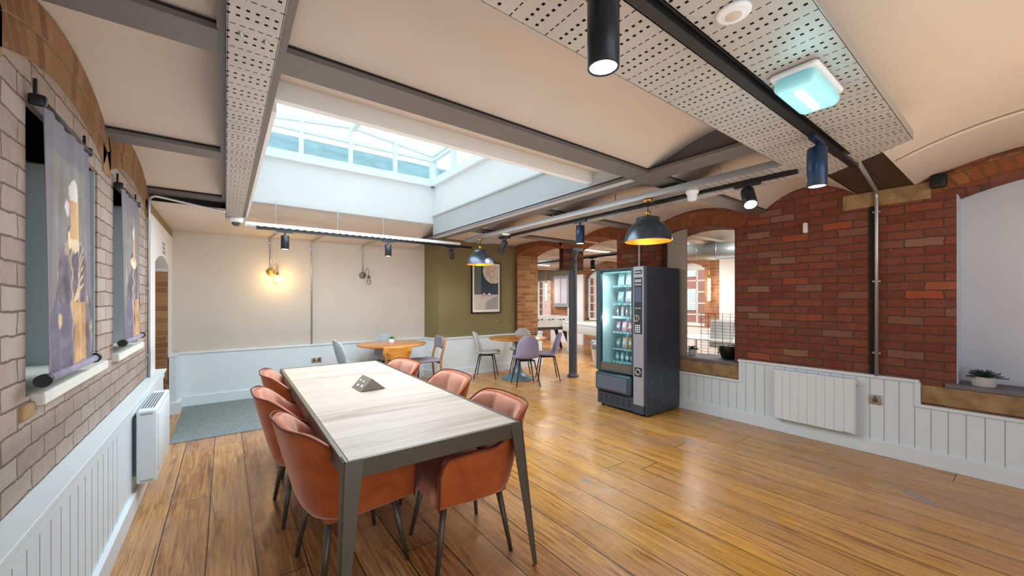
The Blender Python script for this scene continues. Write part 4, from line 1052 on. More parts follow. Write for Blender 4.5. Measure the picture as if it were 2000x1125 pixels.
a = copy_tree(S0, (2.22, 6.47, 0), cyaw(-.05, -1), 'blue grey shell chair between the round table and the cream wall', None); recolor(a, ['seat_shell'], 'fab_blue')

def round_table(c, ped, label, blue):
    t = thing('round_table', label, 'table', (c[0], c[1], 0), R(8), 'round acacia tables')
    f = MB(); f.lathe([(0, .722), (.49, .722), (.525, .728), (.533, .738), (.530, .750), (.520, .754), (0, .754)], 56); f.build('tabletop', 'round_wood', t)
    f = MB()
    if blue: f.lathe([(0, .0), (.30, 0), (.305, .012), (.29, .022), (.22, .045), (.14, .085), (.085, .15), (.06, .24), (.048, .34), (.052, .42), (.07, .445), (.05, .47), (.042, .60), (.07, .66), (.19, .70), (.20, .722), (0, .722)], 32)
    else: f.lathe([(0, 0), (.27, 0), (.27, .02), (.10, .035), (.065, .06), (.055, .12), (.055, .60), (.075, .66), (.18, .70), (.18, .722), (0, .722)], 28)
    f.build('pedestal', ped, t)
    return t
round_table(T2, 'pedestal_blue', 'round wooden table on a blue grey flared pedestal before the olive wall', True)
round_table(T1, 'pedestal_brown', 'round wooden table on a brown pedestal by the cream wall', False)

def wood_chair(loc, yaw, label, back, wood, h):
    t = thing('wooden_chair', label, 'chair', (loc[0], loc[1], 0), yaw)
    f = MB(); f.rbox(-.21, .21, -.19, .22, .435, .475, .05, 3); f.build('seat', 'fab_dark' if back == 'pad' else 'orange_wood', t)
    if back == 'pad':
        f = MB(); f.grid(lambda a, b: ((a*2-1)*(.195-.05*max(0, (abs(b-.5)*2))**4), -.235+.035*(a*2-1)**2-.02*b, .64+.20*b), 12, 8); f.build('backrest', 'fab_dark', t, solid_sub(.035, 1, 0), fix=False)
    else:
        f = MB(); f.grid(lambda a, b: ((a*2-1)*(.225-.035*abs(b-.5)*2-.02*(1-b)), -.255+.075*(a*2-1)**2, .585+.185*b), 16, 6); f.build('backrest', 'orange_wood', t, solid_sub(.016, 1, 0), fix=False)
    for s in (-1, 1):
        if back == 'pad': pts = [(s*.205, -.215, 0), (s*.195, -.175, .40), (s*.200, -.185, .52), (s*.203, -.235, .70), (s*.198, -.262, .83)]
        else: pts = [(s*.17, -.22, 0), (s*.16, -.17, .42), (s*.155, -.19, .56), (s*.16, -.225, .70)]
        f = MB(); f.tube(pts, [.012, .019, .019, .018, .013][:len(pts)], 10); f.build('rear_leg', wood, t)
        f = MB(); f.tube([(s*.19, .19, .44), (s*.20, .215, 0)], [.017, .011], 10); f.build('front_leg', 'leg_black' if back == 'pad' else wood, t)
        if back != 'pad':
            f = MB(); f.cyl((s*.155, -.205, .685), (s*.155, -.275, .70), .015, n=12); f.build('back_dowel', 'brass', t)
    f = MB(); f.box(-.18, .18, .17, .19, .40, .435); f.box(-.18, .18, -.18, -.16, .40, .435); f.build('seat_rail', wood, t)
    return t
wood_chair((2.03, 5.66), cyaw(.12, 1), 'curved orange veneer backed chair in front of the round table by the cream wall', 'bent', 'oak', .77)
wood_chair((2.66, 5.93), cyaw(-1, .10), 'wooden framed chair with grey pads right of the round table by the cream wall', 'pad', 'oak', .84)

# ------------------------------------------------------------------ vending machine
VM = thing('vending_machine', 'dark blue grey snack vending machine with lit glass front', 'vending machine', (4.139, 3.574, 0), R(-90))
VW, VD, VH = .785, .745, 1.865
f = MB()
f.box(0, .03, .02, VD, .09, VH); f.box(VW-.028, VW, 0, VD, .02, VH); f.box(.03, VW-.028, VD-.03, VD, .02, VH); f.box(.03, VW-.028, .02, VD-.03, VH-.03, VH-.001); f.box(.03, VW-.028, .03, VD-.03, .02, .22); f.box(.58, VW-.029, .07, VD-.031, .22, VH-.04)
f.build('body', 'vend_body', VM, bev(.004))
f = MB()
for k, (y, z) in enumerate([(.1, .25), (.1, .42), (.3, .45), (.5, .48), (.7, .52), (.1, .12), (.35, .14), (.55, .18), (.68, .24), (.08, .62), (.08, 1.2), (.08, 1.66)]):
    f.lathe([(0, .003), (.006, .002), (.007, 0)], 8, mt=Matrix.Translation((VW, y, z)) @ Matrix.Rotation(R(90), 4, 'Y'))
o = f.build('panel_screws', 'galv', VM)
f = MB()   # glazed door frame
GX0, GX1, GZ0, GZ1 = .075, .575, .60, 1.835
f.box(0, GX0, -.02, .03, .49, VH-.005); f.box(GX1, .607, -.02, .03, .49, VH-.005); f.box(GX0, GX1, -.02, .03, GZ1, VH-.005); f.box(GX0, GX1, -.02, .03, .49, .515)
f.build('door_frame', 'vend_frame', VM, bev(.006))
f = MB(); f.box(GX0, GX1, -.012, .03, .515, GZ0); f.build('lower_door_panel', 'pedestal_brown', VM)
f = MB(); f.box(GX0, GX1, -.005, -.001, GZ0, GZ1); f.build('glass_pane', 'glass', VM)
f = MB(); f.box(.03, .034, .04, .6, .52, VH-.04); f.box(.575-.004, .575, .04, .6, .52, VH-.04); f.box(.03, .575, .596, .6, .52, VH-.04); f.box(.03, .575, .04, .6, VH-.045, VH-.04); f.box(.03, .575, .04, .6, .52, .525)
f.build('cabinet_lining', 'vend_in', VM)
f = MB(); f.box(.035, .050, .045, .06, .62, 1.80); f.box(.06, .54, .05, .07, 1.803, 1.812); f.build('interior_light', 'lamp_cyan', VM)
f = MB(); f.box(.607, .755, -.024, .06, .135, VH-.002); f.build('silver_panel', 'vend_panel', VM, bev(.004))
f = MB(); f.box(.607, .757, -.022, .06, .03, .135); f.build('lower_corner_panel', 'vend_body', VM, bev(.003))
f = MB(); f.box(.622, .738, -.028, -.022, 1.02, 1.725); f.build('control_panel', 'vend_dark', VM, bev(.002))
f = MB(); f.box(.628, .732, -.029, -.022, 1.765, 1.815); lp = f.build('brand_plate', 'vend_dark', VM)
f = MB(); f.lathe([(0, 0), (.014, 0), (.014, .002), (0, .002)], 16, mt=Matrix.Translation((.648, -.029, 1.79)) @ Matrix.Rotation(R(90), 4, 'X'))
for k, (a, b) in enumerate(((.667, .674), (.678, .688), (.692, .700), (.704, .722))): f.box(a, b, -.031, -.029, 1.782, 1.796 if k % 2 else 1.80)
f.build('brand_mark', 'logo_white', lp)
f = MB(); f.box(.634, .728, -.031, -.027, 1.665, 1.70); f.box(.634, .728, -.031, -.027, 1.628, 1.645); f.build('note_slot', 'vend_panel', VM)
f = MB(); f.box(.634, .728, -.031, -.027, 1.42, 1.60); f.build('display_screen', 'screen', VM, bev(.002))
f = MB(); 
for k in range(5): f.box(.637+k*.018, .648+k*.018, -.030, -.0275, 1.335, 1.342+(k % 2)*.008)
f.build('instruction_text', 'logo_white', VM)
f = MB(); f.lathe([(.030, 0), (.042, 0), (.042, .012), (.034, .014), (.030, .006)], 28, mt=Matrix.Translation((.665, -.028, 1.215)) @ Matrix.Rotation(R(90), 4, 'X')); cr = f.build('coin_ring', 'chrome', VM)
f = MB(); f.box(.660, .670, -.034, -.028, 1.195, 1.235); f.build('coin_slot', 'chrome', VM)
f = MB()
for i in range(3):
    for j in range(4):
        pass
for i in range(3):
    for j in range(4):
        f = MB(); f.lathe([(0, .005), (.009, .004), (.0105, 0)], 12, mt=Matrix.Translation((.648+.026*i, -.028, 1.125-.026*j)) @ Matrix.Rotation(R(90), 4, 'X')); f.build('keypad_button', 'key', VM)
f = MB(); f.box(.628, .732, -.030, -.022, .49, .605); lk = f.build('change_plate', 'vend_dark', VM, bev(.002))
f = MB(); f.lathe([(.024, .002), (.028, .010), (.038, .010), (.042, 0)], 28, mt=Matrix.Translation((.68, -.030, .548)) @ Matrix.Rotation(R(90), 4, 'X')); f.build('change_cup', 'chrome', lk)
f = MB(); f.rbox(.012, .585, -.060, .03, .225, .475, .03, 4); fl = f.build('delivery_flap', 'vend_frame', VM)
f = MB(); f.box(.17, .38, -.058, -.02, .4745, .479); f.build('flap_handle', 'vend_dark', fl)
f = MB(); f.box(.05, .53, -.0625, -.055, .26, .44); f.build('flap_window', 'screen', fl)
f = MB(); f.box(.02, .600, -.012, .06, .035, .222); kp = f.build('kick_panel', 'vend_body', VM, bev(.003))
f = MB()
for k in range(6): f.box(.055+k*.09, .115+k*.09, -.0135, -.012, .07, .17)
f.build('vent_slots', 'vend_dark', kp)
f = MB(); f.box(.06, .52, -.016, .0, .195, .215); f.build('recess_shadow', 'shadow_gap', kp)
for x in (.06, .70):
    for y in (.06, .68):
        f = MB(); f.cyl((x, y, 0), (x, y, .05), .022, n=14); f.build('foot', 'black', VM)
shz = [1.645, 1.40, 1.215, 1.01, .78, .60]
for k, z in enumerate(shz):
    f = MB(); f.box(.09, .566, .22, .56, z-.012, z-.004); f.box(.09, .566, .215, .22, z-.028, z+.006); sh = f.build('shelf', 'vend_shelf', VM)
    f = MB(); n = 5 if k < 2 else 8
    for q in range(n): f.box(.11+q*.46/n, .13+q*.46/n, .2135, .215, z-.022, z-.008)
    f.build('price_tags', 'key', sh)
    f = MB(); n = 4 if k < 2 else 6
    for q in range(n):
        cx = .125+q*.44/n+.22/n; r = .17/n if n == 6 else .04
        f.tube([(cx+r*cos(a), .235+a*.012, z+r+.004+r*sin(a)) for a in [j*.5 for j in range(26)]], .0022, 5)
    f.build('spiral_coil', 'galv', sh)
light('vending_light', 'AREA', (4.165, 3.27, 1.80), 2.2, (.88, 1.0, 1.0), size=.06, size_y=.4)
light('vending_light', 'POINT', (4.21, 3.50, 1.2), 1.6, (.88, 1.0, 1.0), rad=.03)
def vloc(x, y, z): return (4.139+y, 3.574-x, z)
def packet(x, z, w, h, col, kind, label, tilt=0):
    h = h*(1.22 if kind != 'bottle' else .98); w = w*(1.12 if kind == 'bag' else 1)
    m = mat('wrapper_'+kind, col, .35, noise=.25, nscale=22)
    f = MB()
    if kind == 'bottle':
        f.lathe([(0, 0), (.024, 0), (.026, .01), (.026, h*.6), (.018, h*.75), (.009, h*.84), (.009, h), (0, h)], 16)
        o = f.build('drink_bottle', m)
    else:
        def pp(a, b):
            u, v = a*2-1, b*2-1; return u*w/2, 0, h/2+v*h/2
        n = 10; vs = []
        for sgn in (-1, 1):
            f.grid(lambda a, b: (((a*2-1)*w/2), sgn*.016*max(0, 1-(a*2-1)**2)**.6*max(0, 1-(b*2-1)**4)**.8, h*b+.002*sin(a*9)), 10, 10)
        o = f.build('chocolate_bar' if kind == 'bar' else 'snack_packet', m)
        o.rotation_euler = (R(-8), 0, R(-90)+tilt)
    o.location = vloc(x, .262, z); 
    if kind == 'bottle': o.rotation_euler = (0, 0, 0)
    tag(o, label, 'bottle' if kind == 'bottle' else 'snack', 'snacks and drinks in the vending machine')
    f = MB()
    if kind == 'bottle': f.lathe([(.0265, h*.25), (.0268, h*.26), (.0268, h*.55), (.0265, h*.56)], 16); f.build('label_band', 'white_plastic', o)
    else: f.box(-w*.28, w*.28, -.0175, -.0145, h*.35, h*.62); f.build('printed_panel', 'logo_white', o)
    return o
items = [
 (0, .20, .10, .15, '#b9cfd6', 'bag', 'pale blue crisp packet on the top vending shelf'), (0, .33, .10, .16, '#c9d6dc', 'bag', 'silver white crisp packet on the top vending shelf'), (0, .48, .11, .17, '#a8cf4e', 'bag', 'lime green packet on the top vending shelf'),
 (1, .19, .09, .14, '#9fb5c0', 'bag', 'grey blue packet on the second vending shelf'), (1, .33, .11, .15, '#c8b4c4', 'bag', 'pale pink crisp packet on the second vending shelf'), (1, .48, .11, .17, '#e0a23a', 'bag', 'orange crisp packet on the second vending shelf'),
 (2, .15, .045, .13, '#8a6a72', 'bar', 'plum wrapped bar on the third vending shelf'), (2, .225, .045, .13, '#d8c8cc', 'bar', 'white and pink bar, second from left on the third vending shelf'), (2, .30, .045, .13, '#a57d80', 'bar', 'rose brown bar in the middle of the third vending shelf'), (2, .375, .045, .13, '#dde2e4', 'bar', 'white wrapped bar on the third vending shelf'), (2, .45, .045, .13, '#54707c', 'bar', 'slate blue bar on the third vending shelf'), (2, .525, .045, .13, '#9cc0c6', 'bar', 'pale teal bar at the right of the third vending shelf'),
 (3, .16, .07, .12, '#8b5a78', 'bag', 'purple sweet bag on the fourth vending shelf'), (3, .26, .08, .12, '#e3a0b0', 'bag', 'pink sweet bag on the fourth vending shelf'), (3, .36, .08, .12, '#d86a68', 'bag', 'coral red sweet bag on the fourth vending shelf'), (3, .46, .07, .12, '#e8c4c8', 'bag', 'pale pink sweet bag on the fourth vending shelf'), (3, .54, .05, .12, '#c05a70', 'bag', 'crimson sweet bag at the right of the fourth vending shelf'),
 (4, .16, .07, .12, '#6f8e94', 'bag', 'grey teal packet on the fifth vending shelf'), (4, .26, .08, .13, '#d9b8a0', 'bag', 'beige packet on the fifth vending shelf'), (4, .37, .09, .14, '#e08a30', 'bag', 'bright orange packet on the fifth vending shelf'), (4, .49, .09, .13, '#d8a850', 'bag', 'yellow ochre packet on the fifth vending shelf'),
 (5, .15, .05, .155, '#58b0a8', 'bottle', 'teal drink bottle at the left of the bottom vending shelf'), (5, .23, .05, .15, '#7cc8b0', 'bottle', 'mint green drink bottle on the bottom vending shelf'), (5, .31, .05, .15, '#4f9c9c', 'bottle', 'deep teal drink bottle on the bottom vending shelf'), (5, .39, .05, .15, '#c86a98', 'bottle', 'pink drink bottle on the bottom vending shelf'), (5, .47, .05, .15, '#8a6a9a', 'bottle', 'violet drink bottle on the bottom vending shelf'), (5, .535, .05, .15, '#7ab0c0', 'bottle', 'blue drink bottle at the right of the bottom vending shelf')]
for r_, x, w, h, c, k, lb in items:
    packet(x, shz[r_]+(-.004 if k == 'bottle' else -.003), w, h, hexc(c), k, lb)

# ------------------------------------------------------------------ printed things: painted on a fine mesh grid
def printed(name, m, W_, H_, nx, ny, paint, parent, wave=None):
    """vertical sheet in local x (width) / z (height), facing -y; paint(u, v) gives sRGB with v up"""
    me = bpy.data.meshes.new(name); vs = []; fs = []; cols = []
    for j in range(ny+1):
        for i in range(nx+1):
            u, v = i/nx, j/ny; vs.append((u*W_, wave(u, v) if wave else 0, v*H_))
            c = paint(u, v); cols.append(tuple(x/12.92 if x <= .04045 else ((x+.055)/1.055)**2.4 for x in c)+(1,))
    for j in range(ny):
        for i in range(nx):
            a = j*(nx+1)+i; fs.append((a, a+1, a+nx+2, a+nx+1))
    me.from_pydata(vs, [], fs); at = me.color_attributes.new('print', 'FLOAT_COLOR', 'POINT')
    for k, c in enumerate(cols): at.data[k].color = c
    me.polygons.foreach_set('use_smooth', [True]*len(fs)); me.materials.append(M[m]); me.update()
    o = bpy.data.objects.new(name, me); COL.objects.link(o); o.parent = parent
    md = o.modifiers.new('sol', 'SOLIDIFY'); md.thickness = .0015; md.offset = 1
    return o
def h3(h): h = h.lstrip('#'); return tuple(int(h[i:i+2], 16)/255 for i in (0, 2, 4))
def lerp(a, b, t): t = max(0, min(1, t)); return tuple(x*(1-t)+y*t for x, y in zip(a, b))
def nz(x, y, s=0):
    v = 0; a = 1
    for k in range(4):
        v += a*(sin(x*(3.1*2**k)+s*1.7+cos(y*(2.3*2**k)+s)*1.9)*cos(y*(3.7*2**k)-s+sin(x*2.1*2**k)*1.3)); a *= .55
    return v*.5
def ell(u, v, cx, cy, rx, ry): return ((u-cx)/rx)**2+((v-cy)/ry)**2
def fbm(x, y, s=0):
    v = 0; a = 1
    for k in range(6):
        c, d = cos(k*1.3+s), sin(k*1.3+s); X, Y = (x*c-y*d)*2**k, (x*d+y*c)*2**k
        v += a*sin(X*1.7+1.9*sin(Y*.9+k)+s*2)*cos(Y*1.3-1.3*cos(X*.8-k)); a *= .62
    return v*.42
def scroll_paint(kind):
    def paint(u, v):
        n = fbm(u*4, v*9, kind*3+1); st = .5*sin(u*60+2*sin(v*5))*.25
        c = lerp(h3('#726c64'), h3('#8f8b90'), .5+.6*n+st)
        if v > .86: c = lerp(c, h3('#6b6678'), .6)
        if u < .08 or u > .92: c = lerp(c, h3('#736e80'), .55)
        cx = .56 if kind == 0 else .62
        if v < .60:
            w = .12+.42*min(1, (.60-v)/.45)**.9
            if abs(u-cx+.04*(.6-v)) < w:
                q = fbm(u*9, v*14, 7)
                c = lerp(h3('#544c56'), h3('#857a86'), .5+1.1*q+st)
                if abs(abs(u-cx)-.07-.02*sin(v*60)) < .018: c = lerp(c, h3('#cbb088'), .75)
                if q > .33: c = lerp(c, h3('#c9ab86'), .65)
                if v < .27 and -.02 < u-cx < .26: c = lerp(h3('#a87f58'), h3('#d6ae80'), .5+q)
                if v < .27 and u-cx < -.18: c = lerp(c, h3('#6a657c'), .7)
        if v < .57 and ell(u, v, cx, .535, .17, .045) < 1+.3*sin(u*60): c = lerp(h3('#c9ae88'), h3('#ead8bd'), .5+n)
        if kind == 1 and v < .62 and ell(u, v, .20, .47, .07, .16) < 1: c = lerp(h3('#b99668'), h3('#e0cdaa'), .5+n)
        if abs(u-cx) < .07+.25*max(0, .60-v) and .545 < v < .68: c = lerp(h3('#c99a68'), h3('#e0ba8c'), .5+(u-cx)*5)
        if ell(u, v, cx, .695, .085, .050) < 1: c = lerp(h3('#b98e66'), h3('#e6c49c'), .5+(u-cx)*6)
        if ell(u, v, cx-.015, .745, .070, .048*(1.3-abs(u-cx)*6)) < 1 and v > .712: c = lerp(h3('#c8c2bc'), h3('#f0ece6'), .5+(u-cx)*6)
        if kind == 0 and ell(u, v, cx-.14, .665, .065, .036) < 1: c = lerp(h3('#e6d3e4'), h3('#d0b4c8'), .5+n)
        if kind == 0:
            for k in range(5):
                if abs((v-.268)-(u-.52)*(.30+.16*k)) < .006 and .50 < u < .80: c = h3('#dcbd94')
            if ell(u, v, .50, .255, .10, .024) < 1: c = lerp(h3('#c49c70'), h3('#e8cca4'), .5+n)
            if ell(u, v, .24, .195, .06, .030) < 1: c = h3('#d2ae84')
        return tuple(max(0, min(1, x)) for x in c)
    return paint
def scroll(loc, W_, H_, kind, label):
    t = thing('hanging_scroll', label, 'wall hanging', loc, R(90), 'printed fabric scrolls on the left wall')
    printed('fabric_print', 'print', W_, H_, 70, 150, scroll_paint(kind), t, lambda u, v: .0035*sin(u*27+v*2)+.003*sin(u*11-v*3)-.012*(1-v))
    f = MB(); f.cyl((-.035, -.012, -.012), (W_+.05, -.012, -.012), .0165, n=16); f.build('bottom_roller', 'print_roll', t)
    for x in (-.05, W_+.05):
        f = MB(); f.cyl((x-.014, -.012, -.012), (x+.018, -.012, -.012), .023, n=18); f.build('roller_cap', 'black', t)
    f = MB(); f.cyl((-.02, 0, H_+.006), (W_+.02, 0, H_+.006), .010, n=12); f.build('top_rod', 'black', t)
    for x in (-.015, W_+.015):
        f = MB(); f.rbox(x-.013, x+.013, -.012, .035, H_-.012, H_+.03, .010, 3); f.box(x-.005, x+.005, .012, .022, H_+.02, H_+.085); f.build('hook_bracket', 'black', t)
M['print_roll'] = mat('roller_fabric', '#8f889e', .7, noise=.2, nscale=14)
scroll((-.535, 2.165, 1.170), .575, .995, 0, 'nearer fabric scroll printed with a robed figure blowing a pink bubble')
scroll((-.535, 3.49, 1.185), .585, .985, 1, 'farther fabric scroll printed with two pale robed figures')

def poster_paint(u, v):
    n = nz(u*4, v*5, 2)
    if v > .34:
        c = h3('#2c3f50') if u > .28 else h3('#5f6560')
        if ell(u, v, .80, .90, .44, .30) < 1:
            c = lerp(h3('#b9aa98'), h3('#d9cdbb'), .5+1.2*nz(u*8, v*8, 5))
            if ell(u, v, .80, .90, .42, .285) > 1: c = h3('#eee2cc')
        if abs(u-.90) < .012 and abs(v-.60) < .008: c = h3('#d0d6dc')
    else:
        c = lerp(h3('#bdb8ae'), h3('#d2ccc0'), .5+.6*n)
        if u > .45 and v < .16+.3*(u-.45): c = lerp(c, h3('#85838a'), .6)
    for cx, col in ((.40, '#e0a8a0'), (.62, '#dfe0dc')):
        if ell(u, v, cx, .345, .055, .030) < 1: c = h3(col)
        if ell(u, v, cx+.01, .385, .028, .017) < 1: c = h3('#4a4a5c')
        if abs(v-.315) < .008 and abs(abs(u-cx)-.05) < .02: c = h3('#555044')
    return c
t = thing('framed_poster', 'tall black framed poster of a moonlit lunar scene on the olive wall', 'picture', (3.845, 6.498, 1.178), 0)
FW, FH = .70, 1.02
f = MB(); f.box(0, .022, -.028, 0, 0, FH); f.box(FW-.022, FW, -.028, 0, 0, FH); f.box(0, FW, -.028, 0, 0, .022); f.box(0, FW, -.028, 0, FH-.022, FH); f.build('picture_frame', 'frame_black', t, bev(.003))
f = MB(); f.box(.02, FW-.02, -.014, -.004, .02, FH-.02); f.build('white_border', 'mount', t)
o = printed('printed_scene', 'poster', FW-.130, FH-.150, 60, 90, poster_paint, t); o.location = (.065, -.0165, .075)
t = thing('wall_plug', 'tiny pale screw plug on the olive wall below the poster', 'screw plug', (4.46, 6.499, 1.02)); f = MB(); f.lathe([(0, .006), (.008, .004), (.010, 0)], 12, mt=Matrix.Rotation(R(90), 4, 'X')); f.build('plug_cap', 'white_plastic', t)

# ------------------------------------------------------------------ plants
def succulent(loc, r, h, label, pot='pot_concrete', leaf='leaf', seed=1, pr=.062, ph=.085, name='potted_succulent', upright=.3, n=26, lw=.022):
    rnd = random.Random(seed); t = thing(name, label, 'plant', loc)
    f = MB(); f.lathe([(0, 0), (pr*.92, 0), (pr, .01), (pr, ph-.004), (pr-.004, ph), (pr-.009, ph-.003), (pr-.009, ph-.015), (0, ph-.015)], 30); f.build('pot', pot, t)
    f = MB(); f.lathe([(0, ph-.012), (pr-.009, ph-.014)], 20); f.build('soil', 'soil', t)
    f = MB()
    for k in range(n):
        q = k/n; a = k*2.399+rnd.uniform(-.2, .2); L = r*(1.05-.72*q)*rnd.uniform(.85, 1.1); el = (.05+.95*q)*upright*pi/2*1.4+rnd.uniform(-.08, .08)
        z0 = ph-.005+h*.25*q; m = 6; w = lw*(1-.3*q); vs = []
        for i in range(m+1):
            s = i/m; rad = L*s*cos(el)+.006; z = z0+L*s*sin(el)+.25*L*s*s*.5-.02*s*(1-q)
            ww = w*(sin(pi*min(1, s*.62+.28))**.8)*(1-s**5)
            for side in (-1, 0, 1):
                vs.append((loc0(rad, a, side*ww*.5), z+(.004 if side else -.002)))
        vs = [(p[0][0], p[0][1], p[1]) for p in vs]
        fs = []
        for i in range(m):
            for j in range(2): a0 = i*3+j; fs.append((a0, a0+1, a0+4, a0+3))
        f.faces(vs, fs, True)
    def sol(o): md = o.modifiers.new('sol', 'SOLIDIFY'); md.thickness = .003
    f.build('leaves', leaf, t, sol, fix=False)
    return t
def loc0(rad, a, off): return (rad*cos(a)-off*sin(a), rad*sin(a)+off*cos(a))
succulent((4.985, .215, .737), .118, .10, 'dark green succulent in a grey concrete pot on the right window ledge', n=30, lw=.030, upright=.30, pr=.066, ph=.082)
succulent((2.14, 6.10, .754), .075, .09, 'small green plant in a white pot on the round table by the cream wall', pot='pot_white', leaf='leaf_green', seed=4, pr=.045, ph=.065, name='potted_plant', upright=.62, n=22, lw=.012)
succulent((5.10, 2.735, .692), .10, .09, 'small dark succulent in a pale pot beside the vending machine', seed=9, pr=.045, ph=.085, n=24, lw=.028, upright=.35)
t = thing('black_planter', 'large black ribbed bowl with leafy plant on the brick opening ledge', 'planter', (5.16, 2.27, .692))
f = MB(); f.lathe([(0, 0), (.085, 0), (.092, .006), (.115, .06), (.118, .064), (.122, .10), (.125, .104), (.126, .14), (.120, .165), (.110, .175), (.10, .16), (0, .15)], 32); f.build('bowl', 'black', t)
rnd = random.Random(3); f = MB()
for k in range(44):
    a = rnd.uniform(0, 2*pi); rr = rnd.uniform(.01, .10); L = rnd.uniform(.03, .065); el = rnd.uniform(.1, 1.1); c = Vector((rr*cos(a), rr*sin(a), .16+rnd.uniform(0, .02)))
    d = Vector((cos(a)*cos(el), sin(a)*cos(el), sin(el)*.5)); s_ = d.cross(Vector((0, 0, 1))).normalized()*.012
    f.quad([c, c+d*L*.5+s_, c+d*L, c+d*L*.5-s_])
f.build('leaves', 'leaf', t)

# wire screen in the brick opening
f = MB()
for k in range(7): y = 2.13+k*.095; f.tube([(5.28, y, .695), (5.28, y, 1.26)], .003, 6)
for k in range(15): z = .70+k*.04; f.tube([(5.28, 2.12, z), (5.28, 2.72, z)], .0022, 5)
tag(f.build('wire_screen', 'black'), 'black wire mesh screen standing in the brick window opening', 'screen')

# ------------------------------------------------------------------ games room
t = thing('iron_column', 'slender blue grey cast iron column with capital under the arcade', 'column', (5.25, 5.12, 0))
f = MB(); f.lathe([(0, 0), (.105, 0), (.105, .03), (.080, .05), (.078, .10), (.076, 2.10), (.070, 2.28)], 32); f.build('shaft', 'column', t)
f = MB(); f.lathe([(.078, 2.14), (.088, 2.15), (.088, 2.165), (.078, 2.175)], 28); f.build('ring', 'column', t)
f = MB(); f.lathe([(.072, 2.25), (.078, 2.28), (.105, 2.345), (.11, 2.36)], 28); f.box(-.13, .13, -.13, .13, 2.355, 2.408); f.build('capital', 'column', t)

# football table
t = thing('football_table', 'white and black table football game on splayed dark legs behind the arcade', 'games table', (7.35, 8.35, 0), R(-20))
f = MB(); f.box(-.70, .70, -.38, -.35, .68, .98); f.box(-.70, .70, .35, .38, .68, .98); f.build('side_panel', 'foos_white', t, bev(.004))
f = MB(); f.box(-.70, -.67, -.35, .35, .68, .98); f.box(.67, .70, -.35, .35, .68, .98); f.box(-.67, .67, -.35, .35, .72, .74); f.build('end_panel', 'grey_fabric', t)
f = MB(); f.box(-.69, .69, -.36, .36, .60, .68); f.build('underframe', 'foos_dark', t)
for k in range(8):
    x = -.56+k*.16
    f = MB(); f.cyl((x, -.58, .90), (x, .52, .90), .008, n=10); rd = f.build('player_rod', 'steel', t)
    f = MB(); f.cyl((x, -.70 if k % 2 else -.58, .90), (x, -.60 if k % 2 else -.48, .90), .016, n=12); f.build('handle', 'black', rd)
    for q in range(3):
        f = MB(); y = -.2+q*.2+.03*(k % 2); f.rbox(x-.012, x+.012, y-.02, y+.02, .80, .93, .008, 2); f.build('player_figure', 'black' if k % 2 else 'grey_fabric', rd)
for sx in (-1, 1):
    for sy in (-1, 1):
        f = MB(); f.faces([(sx*.50-.05, sy*.30-.03, .62), (sx*.50+.05, sy*.30-.03, .62), (sx*.50+.05, sy*.30+.03, .62), (sx*.50-.05, sy*.30+.03, .62), (sx*.72-.04, sy*.36-.025, 0), (sx*.72+.04, sy*.36-.025, 0), (sx*.72+.04, sy*.36+.025, 0), (sx*.72-.04, sy*.36+.025, 0)], [(0, 1, 2, 3), (4, 7, 6, 5), (0, 4, 5, 1), (1, 5, 6, 2), (2, 6, 7, 3), (3, 7, 4, 0)]); f.build('leg', 'foos_dark', t)
# pool table
t = thing('pool_table', 'white pool table with pale slab legs beyond the iron column', 'games table', (7.75, 6.55, 0), R(-18))
f = MB(); f.rbox(-.60, .60, -1.05, 1.05, .58, .80, .03, 3); f.build('table_body', 'foos_white', t)
f = MB(); f.box(-.50, .50, -.95, .95, .795, .806); f.build('playing_surface', 'white_plastic', t)
f = MB()
for a in ((-.60, -.50, -1.05, 1.05), (.50, .60, -1.05, 1.05), (-.50, .50, -1.05, -.95), (-.50, .50, .95, 1.05)): f.box(*a, .80, .83)
f.build('cushion_rail', 'foos_white', t, bev(.006))
for sx in (-1, 1):
    for sy in (-1, 1):
        f = MB(); f.rbox(sx*.45-.09, sx*.45+.09, sy*.82-.07, sy*.82+.07, 0, .6, .02, 2); f.build('leg', 'foos_white', t)
tb = MB(); tb.rbox(-.03, .03, -.06, .06, 0, .03, .01, 2)
o = tb.build('chalk_block', 'black'); o.location = (7.55, 6.25, .83); tag(o, 'small black block lying on the white pool table rail', 'chalk')
def stool(loc, h, r, label):
    t = thing('drum_stool', label, 'stool', (loc[0], loc[1], 0), 0, 'grey drum stools by the pool table')
    f = MB(); f.lathe([(0, h), (r*.9, h), (r, h-.03), (r, h-.12)], 24); f.build('seat', 'grey_fabric', t)
    f = MB(); f.lathe([(r*.96, h-.12), (r*.72, .02), (r*.74, 0), (0, 0)], 24); f.build('base', 'pot_white', t)
stool((6.55, 5.52), .50, .22, 'grey topped drum stool half hidden behind the vending machine')
stool((7.0, 5.98), .50, .20, 'pale drum stool under the near edge of the pool table')
